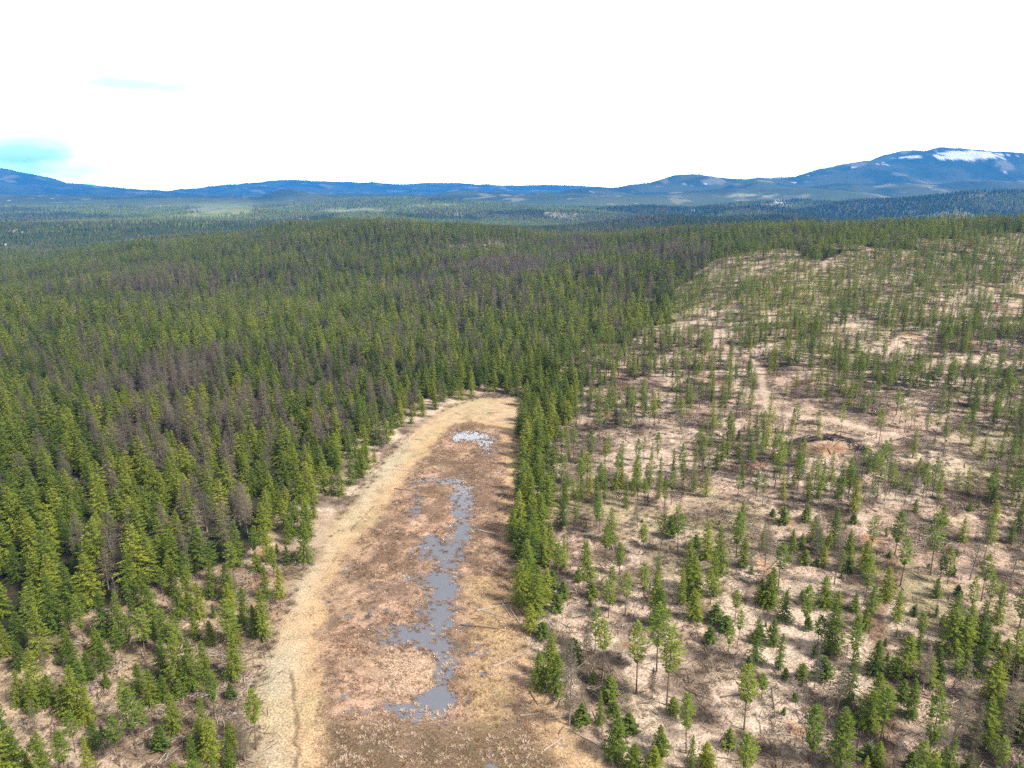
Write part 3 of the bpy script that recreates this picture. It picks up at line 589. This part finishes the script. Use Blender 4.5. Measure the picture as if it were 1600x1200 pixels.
for ci_, (x, y, z, dn, mdt, hn, brown, hit_, ok) in enumerate(cand):
  for i in np.where(hit_ & ok)[0]:
      v = R.random()
      if dn[i]:
          edge = mdt[i] < 14
          if v < brown[i]: trees.append(('bare', x[i], y[i], z[i], R.uniform(11, 16.5)+4*(hn[i]-.5), 1.35*R.uniform(.85, 1.2)))
          else:
              h_ = R.triangular(6.5, 13, 18)+7*(hn[i]-.5)+(3 if v > .96 else 0); h_ *= (.82 if edge else 1)
              trees.append(('fir', x[i], y[i], z[i], h_, R.uniform(.95, 1.38)*min(1.15, (15/h_)**.3)))
      elif brown[i]:
          trees.append(('sap', x[i], y[i], z[i], R.uniform(1.4, 3.6), R.uniform(.8, 1.3)))
      else:
          if v < .17: trees.append(('bare', x[i], y[i], z[i], R.uniform(7, 14), R.uniform(.6, .95)))
          elif v < .50: trees.append(('fir', x[i], y[i], z[i], R.uniform(7, 13), R.uniform(.68, 1.02)))
          elif v < .91: trees.append(('pine', x[i], y[i], z[i], R.uniform(8.5, 14), R.uniform(.9, 1.25)))
          else: trees.append(('sap', x[i], y[i], z[i], R.uniform(2, 4.5), R.uniform(.8, 1.2)))
# strip of firs along the right bank of the marsh
x, y = jgrid(-10, 50, 120, 400, 5.2); k = (sdist(x, y, STRIP) < (fbm(x, y, 9, 2, 601)-.55)*12); x, y = x[k], y[k]
k = np.sqrt(((x[:, None]-HX[:, 0])**2+(y[:, None]-HX[:, 1])**2).min(1)) > 3; x, y = x[k], y[k]; z = T(x, y)
for a_, b_, c_ in zip(x, y, z): trees.append(('fir', a_, b_, c_, R.uniform(7.5, 15), R.uniform(1.05, 1.45)))
print('trees', len(trees))

# ------------------------------------------------------------------ individuals and the rest of each kind
ORD = ['first','second','third','fourth','fifth','sixth','seventh','eighth','ninth','tenth','eleventh','twelfth','thirteenth','fourteenth','fifteenth','sixteenth','seventeenth','eighteenth','nineteenth','twentieth']
def place_phrase(px, py, md_, sd_):
    if md_ < 0: return 'in the clearing'
    if sd_ < 2: return 'tree strip right of marsh, ' + ('far end' if py < 700 else 'upper half' if py < 790 else 'lower half' if py < 880 else 'near end')
    if px < 480 and py > 860:
        cc = int(px//120); r2 = 'bottom' if py > 1080 else 'second' if py > 1000 else 'third' if py > 930 else 'top'
        return 'lower left corner, %s band, %s' % (r2, ['far left', 'mid left', 'mid right', 'beside clearing'][min(cc, 3)])
    if px < 815:
        if md_ < 12: return 'left rim of clearing, ' + ('far end' if py < 650 else 'upper part' if py < 720 else 'middle part' if py < 790 else 'lower part')
        cc = ['far left', 'left', 'middle', 'right', 'far right'][int(np.clip(px//150, 0, 4))]
        rr_ = 'front' if py > 800 else 'second' if py > 745 else 'third' if py > 700 else 'fourth' if py > 660 else 'rear'
        return 'left forest, %s band, %s' % (rr_, cc)
    cc = ['beside tree strip', 'left part', 'left of centre', 'right of centre', 'right part', 'right edge'][int(np.clip((px-815)//131, 0, 5))]
    rr_ = 'bottom' if py > 1120 else 'second' if py > 1050 else 'third' if py > 980 else 'fourth' if py > 910 else 'fifth' if py > 850 else 'sixth' if py > 790 else 'seventh' if py > 730 else 'eighth' if py > 670 else 'ninth'
    return 'logged slope, %s band, %s' % (rr_, cc)
KN = {'fir': ('fir_tree', 'fir tree', 'fir'), 'pine': ('pine_tree', 'pine tree', 'pine'), 'bare': ('bare_tree', 'bare tree', 'bare tree'), 'sap': ('young_conifer', 'sapling', 'sapling')}
GRP = {'fir': 'dense green firs around the marsh', 'pine': 'thin pines left standing on the logged slope', 'bare': 'bare grey-brown trees among the conifers', 'sap': 'low bright green saplings on the logged ground'}
for kd in ('fir', 'pine', 'bare', 'sap'):
    tl = [t_ for t_ in trees if t_[0] == kd]; A = np.array([t_[1:] for t_ in tl])
    px, py = proj(A[:, 0], A[:, 1], A[:, 2]); dep = A[:, 1]*cP+(H-A[:, 2])*sP; _, ptop = proj(A[:, 0], A[:, 1], A[:, 2]+A[:, 3])
    vis = (px > 2) & (px < 1598) & (ptop < 1196); size = np.where(vis, A[:, 3]/dep, 0)
    order = np.argsort(-size); ind = [i for i in order[:300] if size[i] > 0]; rest = np.setdiff1d(np.arange(len(tl)), ind)
    nv = STY[kd][1]; var = R.integers(0, nv, len(tl))
    mds = sdist(A[:, 0], A[:, 1], MEADOW); sds = sdist(A[:, 0], A[:, 1], STRIP)
    names = {}
    for i in ind: names.setdefault(place_phrase(px[i], py[i], mds[i], sds[i]), []).append(i)
    lab = {}
    noun = KN[kd][2]
    look = {'fir': 'green', 'pine': 'long-trunked', 'bare': 'grey-brown', 'sap': 'bright green'}[kd]
    for ph, L_ in names.items():
        # within a place: split by size class, then count from the left
        hs_ = np.array([A[i, 3] for i in L_]); med = np.median(hs_)
        for cls, sel in (('tall', [i for i in L_ if A[i, 3] > med]), ('short', [i for i in L_ if A[i, 3] <= med])):
            sel.sort(key=lambda i: px[i])
            for q, i in enumerate(sel):
                w_ = cls+(' '+look if look else '')
                if len(sel) == 1: s_ = 'lone %s %s, %s' % (w_, noun, ph) if len(L_) == 1 else 'only %s %s, %s' % (w_, noun, ph)
                elif q < 20: s_ = '%s %s %s from left, %s' % (ORD[q], w_, noun, ph)
                else: s_ = '%s %s %s from right, %s' % (ORD[min(19, len(sel)-1-q)], w_, noun, ph)
                lab[i] = s_
    for i in ind:
        t_ = tl[i]; o = bpy.data.objects.new(KN[kd][0], None); col.objects.link(o); o.empty_display_size = 1
        o.location = (t_[1], t_[2], t_[3]-.1); s_ = t_[4]/15; o.scale = (s_*t_[5], s_*t_[5], s_); lean = R.normal(0, .02 if kd != 'bare' else .04, 2)
        o.rotation_euler = (lean[0], lean[1], R.uniform(0, 6.28))
        tag(o, lab[i], KN[kd][1], GRP[kd])
        cm, tm = PROTO[kd][var[i]]; obj('crown', cm, o); obj('trunk', tm, o)
    for nm, sel, cc in (('near', [i for i in rest if A[i, 1] < 420], 0), ('far', [i for i in rest if A[i, 1] >= 420], 1)):
        pass
    # the rest of this kind: ONE object; nearer ones use the detailed sources, farther ones the lighter
    both = bpy.data.collections.new(kd+'_stand_source')
    for q, c_ in enumerate(SRC[kd]):
        for o in c_.objects:
            o2 = bpy.data.objects.new('%s_source_%s' % (kd, 'near' if q == 0 else 'remote'), o.data); both.objects.link(o2)
    Ar = A[rest]; idx = np.where(Ar[:, 1] < 430, R.integers(0, nv, len(rest)), nv+R.integers(0, nv, len(rest)))
    S = np.stack([Ar[:, 3]/15*Ar[:, 4], Ar[:, 3]/15*Ar[:, 4], Ar[:, 3]/15], 1)
    nm, lb, ct = {'fir': ('fir_forest', 'dense green fir forest running back to the ridges behind the nearest firs', 'forest'), 'pine': ('pine_stand', 'far thin pines scattered over the upper logged slope', 'pine stand'),
              'bare': ('bare_tree_stand', 'far brown leafless trees patched through the green forest', 'bare trees'), 'sap': ('sapling_cover', 'far small green saplings dotted over the logged slope', 'saplings')}[kd]
    scatter(nm, Ar[:, :3]-[0, 0, .1], R.uniform(0, 6.28, len(rest)), S, idx, both, lb, ct, R.normal(0, .02, (len(rest), 2)))

# distant woods
P = []
for y0, y1, s in ((1300, 1800, 6.5), (1800, 2600, 8.), (2600, 3600, 11.), (3600, 5200, 16.)):
    x, y = jgrid(-.80*y1-50, .80*y1+50, y0, y1, s); k = np.abs(x) < .80*y+60; P.append(np.stack([x[k], y[k]], 1))
P = np.vstack(P); z = T(P[:, 0], P[:, 1]); px, py = proj(P[:, 0], P[:, 1], z)
pr = np.full(len(P), .93)-.6*sstep(.60, .70, fbm(P[:, 0], P[:, 1], 260, 4, 83))*(P[:, 1] > 2600)
for cx, cyy, rx, ry in ((20,366,26,9),(350,330,45,8),(560,330,60,4),(1080,327,14,3),(1215,316,12,3),(300,338,60,4),(350,326,85,8),(560,331,70,5),(690,322,60,5)): pr -= .80*np.exp(-((px-cx)/rx)**2-((py-cyy)/ry)**2)
k = R.random(len(P)) < pr; P = P[k]; z = z[k]; n = len(P); s = R.uniform(.75, 1.2, n)*(1+.35*(P[:, 1] > 3600))
bf = sstep(.45, .65, fbm(P[:, 0], P[:, 1], 200, 3, 301)); painted_sun = (fbm(P[:, 0], P[:, 1], 420, 3, 303)+.5*np.exp(-((px[k]-400)/260)**2-((py[k]-328)/10)**2)+.3*np.exp(-((px[k]-700)/160)**2-((py[k]-322)/7)**2)+R.normal(0, .03, n)) > .52
idx = np.where(R.random(n) < .04+.40*bf, 3, R.integers(0, 3, n))+4*(((P[:, 1]+R.uniform(-250, 250, n)) > 2500) & painted_sun)  # bright copies go where the far hills are painted sunlit
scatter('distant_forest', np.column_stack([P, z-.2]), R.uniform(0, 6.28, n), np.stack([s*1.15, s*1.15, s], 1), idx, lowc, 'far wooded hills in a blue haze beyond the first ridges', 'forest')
print('distant', n)

# ------------------------------------------------------------------ ground cover
def tuft(seed, n, h, spread, w_, m_, up=1.):
    r = np.random.default_rng(seed); mb = MB()
    for i in range(n):
        a = r.uniform(0, 6.28); p = np.array([r.normal(0, spread*.4), r.normal(0, spread*.4), -.05]); d = np.array([math.cos(a)*r.uniform(.2, 1.), math.sin(a)*r.uniform(.2, 1.), up*r.uniform(.3, 1.)]); d /= np.linalg.norm(d)
        mb.card(p, d, np.array([-math.sin(a), math.cos(a), 0]), h*r.uniform(.6, 1.2), w_, .25*h)
    return mb.mesh('tuft', m_)
def coll_of(name, meshes):
    c_ = bpy.data.collections.new(name)
    for m_ in meshes: c_.objects.link(bpy.data.objects.new(name, m_))
    return c_
reedc = coll_of('reed_source', [tuft(1+i, 26, .75, .7, .14, M_REED) for i in range(4)]+[tuft(11+i, 30, .85, .8, .15, M_REEDP) for i in range(2)])
x, y = jgrid(-60, 60, 95, 335, .95); ms_ = sdist(x, y, MARSH); wf_ = wet_field(x, y); cn = fbm(x, y, 5, 4, 401); px, py = proj(x, y, 0*x)
isl = np.exp(-((px-640)/44)**2-((py-1052)/36)**2)
pr = sstep(2, -2, ms_)*np.where(wf_ > .54, .85*(wf_ < .86)+.34*((wf_ >= .86) & (wf_ < 1.4)), .25+.75*sstep(.4, .6, cn)+.5*isl+.3*(py > 1100))
k = R.random(len(x)) < pr; x, y = x[k], y[k]; zz = np.full(len(x), -.05); n = len(x); s = R.uniform(.5, 1.15, n)*(1+.5*isl[k])
scatter('marsh_reeds', np.stack([x, y, zz], 1), R.uniform(0, 6.28, n), np.stack([s, s, s*.9], 1), np.where(R.random(n) < np.clip(isl[k]*1.5-.25, .08+.3*sstep(.5, .6, fbm(x, y, 15, 3, 402))+.30*(py[k] > 1100), 1), R.integers(4, 6, n), R.integers(0, 4, n)), reedc, 'pinkish tan dead reeds matted over the marsh floor', 'reeds')
print('reeds', n)
def slash(seed):
    r = np.random.default_rng(seed); mb = MB()
    for i in range(11):
        a = r.uniform(0, PI); c0 = np.array([r.normal(0, .8), r.normal(0, .8), r.uniform(0, .22)]); l = r.uniform(.5, 1.7); d = np.array([math.cos(a), math.sin(a), r.uniform(-.12, .25)])
        q = r.uniform(.02, .05); mb.tube([c0-d*l/2, c0+d*l/2], [q, q*.5], 3, False)
    return mb
slc = bpy.data.collections.new('slash_source')
for i in range(6): slc.objects.link(bpy.data.objects.new('slash_source', slash(i).mesh('slash', [M_LOGD, M_LOG, M_LOGD][i % 3])))
def off(x0, x1, y0, y1, s, margin=2.):
    x, y = jgrid(x0, x1, y0, y1, s); k = np.abs(x) < .80*y+20; x, y = x[k], y[k]; z = T(x, y)+(fbm(x, y, 2.6, 3, 23)-.5)*.5; px, py, dn = zones(x, y, z); md_ = sdist(x, y, MEADOW)
    k = (md_ > margin) & ~dn & (segdist(x, y, TR2) > 3.5); return x[k], y[k], z[k], md_[k], px[k]
x, y, z, md_, px = off(-140, 330, 85, 420, 1.55, 0)
cn = .6*fbm(x, y, 9, 4, 2)+.4*fbm(x, y, 30, 3, 433); k = R.random(len(x)) < .10+.75*sstep(.47, .62, cn); x, y, z = x[k], y[k], z[k]; n = len(x); s = R.uniform(.7, 2.3, n)
scatter('slash_debris', np.stack([x, y, z], 1), R.uniform(0, 6.28, n), np.stack([s]*3, 1), R.integers(0, 6, n), slc, 'broken branches and slash littering the logged ground', 'logging debris'); print('slash', n)
grc = coll_of('straw_source', [tuft(31+i, 22, .55, .6, .12, M_STRAW, .7) for i in range(4)])
x, y, z, md_, px = off(-140, 230, 85, 300, 1.15, -60); cn = fbm(x, y, 12, 4, 441); k = (R.random(len(x)) < (.12+.7*sstep(.42, .62, cn))*np.where(md_ < -1, .14, 1)) & (sdist(x, y, MARSH) > 1); x, y, z = x[k], y[k], z[k]; n = len(x); s = R.uniform(.6, 1.4, n)
scatter('dry_grass', np.stack([x, y, z], 1), R.uniform(0, 6.28, n), np.stack([s]*3, 1), R.integers(0, 4, n), grc, 'dry straw coloured grass tufts over the logged ground', 'grass'); print('straw', n)
bc = coll_of('brush_source', [tuft(61+i, 70, 1.25, .8, .045, M_BRUSH, 1.1) for i in range(4)])
x, y, z, md_, px = off(-150, 330, 85, 420, 2.6, -2.5); cn = fbm(x, y, 16, 4, 451); k = R.random(len(x)) < .06+.75*sstep(.45, .62, cn)+.40*(md_ < 5); x, y, z = x[k], y[k], z[k]; n = len(x); s = R.uniform(.6, 1.5, n)
scatter('low_brush', np.stack([x, y, z], 1), R.uniform(0, 6.28, n), np.stack([s, s, s*.9], 1), R.integers(0, 4, n), bc, 'leafless grey brown brush along the clearing rim and slope', 'brush'); print('brush', n)

# ------------------------------------------------------------------ fallen logs
def S_(l, ox, oy, s): return [tuple([ox+a/s, oy+b_/s, ox+c_/s, oy+d/s]) for a, b_, c_, d in l]
LOGS = S_([(985,500,1135,470),(1020,500,1130,538),(1095,455,1140,530),(1135,490,1180,560),(915,562,1090,582),(1060,750,1195,690),(1100,800,1230,770),(1000,140,1130,175),(1040,110,1150,95),(1030,310,1075,325),(1115,280,1180,282),(1145,340,1165,300),(1225,865,1260,920),(1180,968,1330,955),(1300,985,1400,970),(1350,1050,1380,1010),(1285,1125,1400,1045),(960,535,1020,532),(1005,712,1040,695),(1060,860,1110,855),(1060,470,1160,462)],400,780,2.858)
LOGS += S_([(755,352,805,335),(845,340,880,352),(590,505,655,512),(355,718,425,692),(455,695,595,706),(465,815,600,832),(1045,342,1120,340),(1110,390,1230,386),(1000,500,1145,520),(1060,545,1180,575),(1165,288,1215,290),(1070,795,1170,798),(1115,885,1165,840),(1080,965,1145,935),(1040,1090,1170,1120),(1165,925,1230,935)],500,560,4)
LOGS += S_([(275,1040,410,1115),(220,555,275,580),(780,1170,808,1100),(1035,1190,1042,1130),(915,757,945,743),(300,670,370,690),(560,700,640,640),(700,880,760,900),(850,630,930,650)],800,780,2.857)
LOGS += S_([(20,840,32,970),(200,910,272,880),(398,1130,410,1065),(60,312,140,300),(165,815,215,825),(730,450,790,455),(1060,600,1130,610),(250,960,270,1000)],1200,780,2.857)
LOGS += S_([(1090,800,1100,850),(870,870,885,862),(560,790,600,820)],0,780,2.858)
g0 = cast([l[0] for l in LOGS], [l[1] for l in LOGS]); g1 = cast([l[2] for l in LOGS], [l[3] for l in LOGS]); segs = list(zip(g0, g1, [0]*len(g0)))
x, y, z, md_, px = off(-60, 240, 110, 330, 13., 4)
for i in R.permutation(len(x))[:120]:
    a = R.uniform(0, PI); l = R.uniform(3, 9); d = np.array([math.cos(a), math.sin(a)])*l/2
    p0 = np.array([x[i]-d[0], y[i]-d[1]]); p1 = np.array([x[i]+d[0], y[i]+d[1]])
    segs.append((np.array([*p0, T(p0[:1], p0[1:])[0]]), np.array([*p1, T(p1[:1], p1[1:])[0]]), 1))
inf = []
for q, (a, b_, rnd) in enumerate(segs):
    m_ = (a+b_)/2; px, py = proj(m_[0], m_[1], m_[2]); inf.append((float(px), float(py)))
groups = {}
def log_place(px, py):
    if px < 815:
        if px < 640: return 'on the left side of the clearing'
        if py < 720: return 'at the far end of the clearing'
        return 'on the marsh beside the tree strip' if py < 900 else 'on the grass at the right bank of the marsh'
    if px < 960 and py > 1000: return 'on the near right bank of the clearing'
    return 'on the logged slope, %s, %s' % (['bottom', 'lower', 'middle', 'upper'][0 if py > 1080 else 1 if py > 960 else 2 if py > 820 else 3], ['left', 'centre', 'right', 'far right'][int(np.clip((px-815)//200, 0, 3))])
ll = []
for q, (a, b_, rnd) in enumerate(segs):
    if not (3 < inf[q][0] < 1597 and inf[q][1] < 1197): continue
    ln = np.linalg.norm(b_-a)
    if ln > 26: b_ = a+(b_-a)*26/ln; ln = 26
    pale = (R.random() < .6) if not rnd else (R.random() < .35)
    ll.append((q, a, b_, ln, pale)); groups.setdefault((log_place(*inf[q]), pale), []).append(q)
for v in groups.values(): v.sort(key=lambda q: inf[q][0])
for q, a, b_, ln, pale in ll:
    r = np.random.default_rng(500+q); mb = MB(); rad = min(.32, .13+ln*.010); d = (b_-a)/ln; sd_ = np.array([-d[1], d[0], 0])
    mid = (a+b_)/2; n = 6; pts = []
    for i in range(n+1):
        f = i/n; p = a+(b_-a)*f; p = p+sd_*math.sin(f*PI)*ln*.015*r.uniform(-1, 1)
        p[2] = max(float(T(np.array([p[0]]), np.array([p[1]]))[0])+rad*.7, p[2]+rad*.5); pts.append(p-mid)
    mb.tube(pts, [rad*(1-.55*i/n) for i in range(n+1)], 7)
    for i in range(int(ln/1.6)):
        f = r.uniform(.25, .95); p = np.array(pts[int(f*n)]); an = r.uniform(-1, 1); dd = sd_*math.copysign(1, an)*.8+np.array([0, 0, r.uniform(.1, .8)])+d*.5; mb.tube([p, p+dd*r.uniform(.3, .9)], [.035, .012], 3, False)
    o = obj('fallen_log', mb.mesh('fallen_log', M_LOG if pale else M_LOGD)); o.location = mid
    g = groups[(log_place(*inf[q]), pale)]; k_ = g.index(q); c_ = 'pale barkless' if pale else 'dark brown'; ph = log_place(*inf[q])
    tag(o, ('only %s fallen log %s' % (c_, ph)) if len(g) == 1 else '%s %s log from left, %s' % (ORD[k_] if k_ < 20 else 'last', c_, ph), 'log', 'fallen logs on the clearing and logged slope')

# ------------------------------------------------------------------ charred log pile (a curved berm) and smaller slash piles
def pile(pxs, pys, n, rad, hgt, label, m_, name='log_pile', log_l=(3, 7)):
    P = cast(pxs, pys); base = P.mean(0); o = bpy.data.objects.new(name, None); col.objects.link(o); o.location = base; tag(o, label, 'log pile'); r = np.random.default_rng(int(pxs[0]))
    seg = np.linalg.norm(np.diff(P, axis=0), axis=1); cum = np.r_[0, np.cumsum(seg)]
    for i in range(n):
        s = r.uniform(0, cum[-1]); c0 = np.array([np.interp(s, cum, P[:, j]) for j in range(3)]); k_ = min(np.searchsorted(cum, s, side='right')-1, len(seg)-1); d = (P[k_+1]-P[k_])/seg[k_]
        a = math.atan2(d[1], d[0])+r.normal(0, .35); l = r.uniform(*log_l); dv = np.array([math.cos(a), math.sin(a), r.normal(0, .12)]); c0 = c0+np.array([r.normal(0, .8), r.normal(0, .9), 0])
        c0[2] = T(c0[:1], c0[1:2])[0]+r.uniform(.1, hgt); q = r.uniform(.18, .38)*rad; mb = MB()
        mb.tube([c0-dv*l/2-base, c0+r.normal(0, .06, 3)-base, c0+dv*l/2-base], [q, q*.9, q*.6], 7); obj('log', mb.mesh('log', m_), o)
    return o
pile([1240,1262,1290,1318,1338,1350], [692,688,686,688,695,706], 60, .85, 1.5, 'curved pile of charred black logs round an orange dirt pit', M_CHAR)
pile([1050,1075,1090], [541,540,543], 18, .8, 1.3, 'small dark log pile beside the pale trail near the forest edge', M_LOGD)
pile([1245,1262,1280], [663,661,665], 14, .7, .9, 'loose grey slash heap on the bare landing above the charred pile', M_LOGD)
pile([1092,1110,1145], [578,576,580], 16, .7, 1.0, 'dark row of logs left of the pale bending trail', M_CHAR)

# ------------------------------------------------------------------ far houses
m_w, t, b = mat('house_wall', .8, .2); b.inputs['Base Color'].default_value = (.75, .74, .70, 1)
m_r, t, b = mat('house_roof', .6, .3); b.inputs['Base Color'].default_value = (.45, .44, .44, 1)
for (px, py, a, lb) in ((470,344,.3,'left one of the white houses in the pale clearing below far hills'),(482,345,1.0,'right one of the white houses in the pale clearing below far hills'),(340,347,.6,'tiny white farmhouse left of the bright distant hill'),(1082,330,.2,'pale house on the white field in front of the far blue ridge'),(1212,317,.8,'pale house in the clearing under the snow capped mountain'),(8,386,.5,'white shed at the left edge below the pale slope')):
    p = cast([px], [py])[0]; o = bpy.data.objects.new('farmhouse', None); col.objects.link(o); o.location = p; o.rotation_euler = (0, 0, a); tag(o, lb, 'house')
    mb = MB(); W, D_, h_ = 9, 6, 5
    mb.add([(-W,-D_,-1),(W,-D_,-1),(W,D_,-1),(-W,D_,-1),(-W,-D_,h_),(W,-D_,h_),(W,D_,h_),(-W,D_,h_),(-W,0,h_+3.4),(W,0,h_+3.4)], [(0,1,5,4),(1,2,6,9,5),(2,3,7,6),(3,0,4,8,7)]); obj('wall', mb.mesh('wall', m_w), o)
    mb = MB(); mb.add([(-W-.6,-D_-.7,h_-.35),(W+.6,-D_-.7,h_-.35),(W+.6,0,h_+3.5),(-W-.6,0,h_+3.5),(-W-.6,D_+.7,h_-.35),(W+.6,D_+.7,h_-.35),(-W-.6,-D_-.7,h_-.1),(W+.6,-D_-.7,h_-.1),(W+.6,0,h_+3.8),(-W-.6,0,h_+3.8),(-W-.6,D_+.7,h_-.1),(W+.6,D_+.7,h_-.1)], [(0,1,2,3),(3,2,5,4),(6,9,8,7),(9,10,11,8),(0,6,7,1),(4,5,11,10)]); obj('roof', mb.mesh('roof', m_r), o)

# ------------------------------------------------------------------ haze: one closed box of even air
zt = float(Z.max())+15; zb = float(Z.min())-1
mb = MB(); q = 17600
mb.add([(-q,-q,zb),(q,-q,zb),(q,q,zb),(-q,q,zb),(-q,-q,zt),(q,-q,zt),(q,q,zt),(-q,q,zt)], [(3,2,1,0),(4,5,6,7),(0,1,5,4),(1,2,6,5),(2,3,7,6),(3,0,4,7)])
m = bpy.data.materials.new('haze'); m.use_nodes = True; t = m.node_tree; t.nodes.clear(); o_ = N(t, 'ShaderNodeOutputMaterial'); pv = N(t, 'ShaderNodeVolumePrincipled')
pv.inputs['Color'].default_value = (.015, .33, 1.0, 1); pv.inputs['Density'].default_value = 8.2e-5; pv.inputs['Anisotropy'].default_value = 0
L(t, pv.outputs[0], o_.inputs['Volume'])
hz = obj('haze', mb.mesh('haze', m)); tag(hz, 'thin blue haze filling the air over the valley', 'haze', kind='stuff')
print('ground verts', len(X), 'zmax', zt, 'zmin', zb)
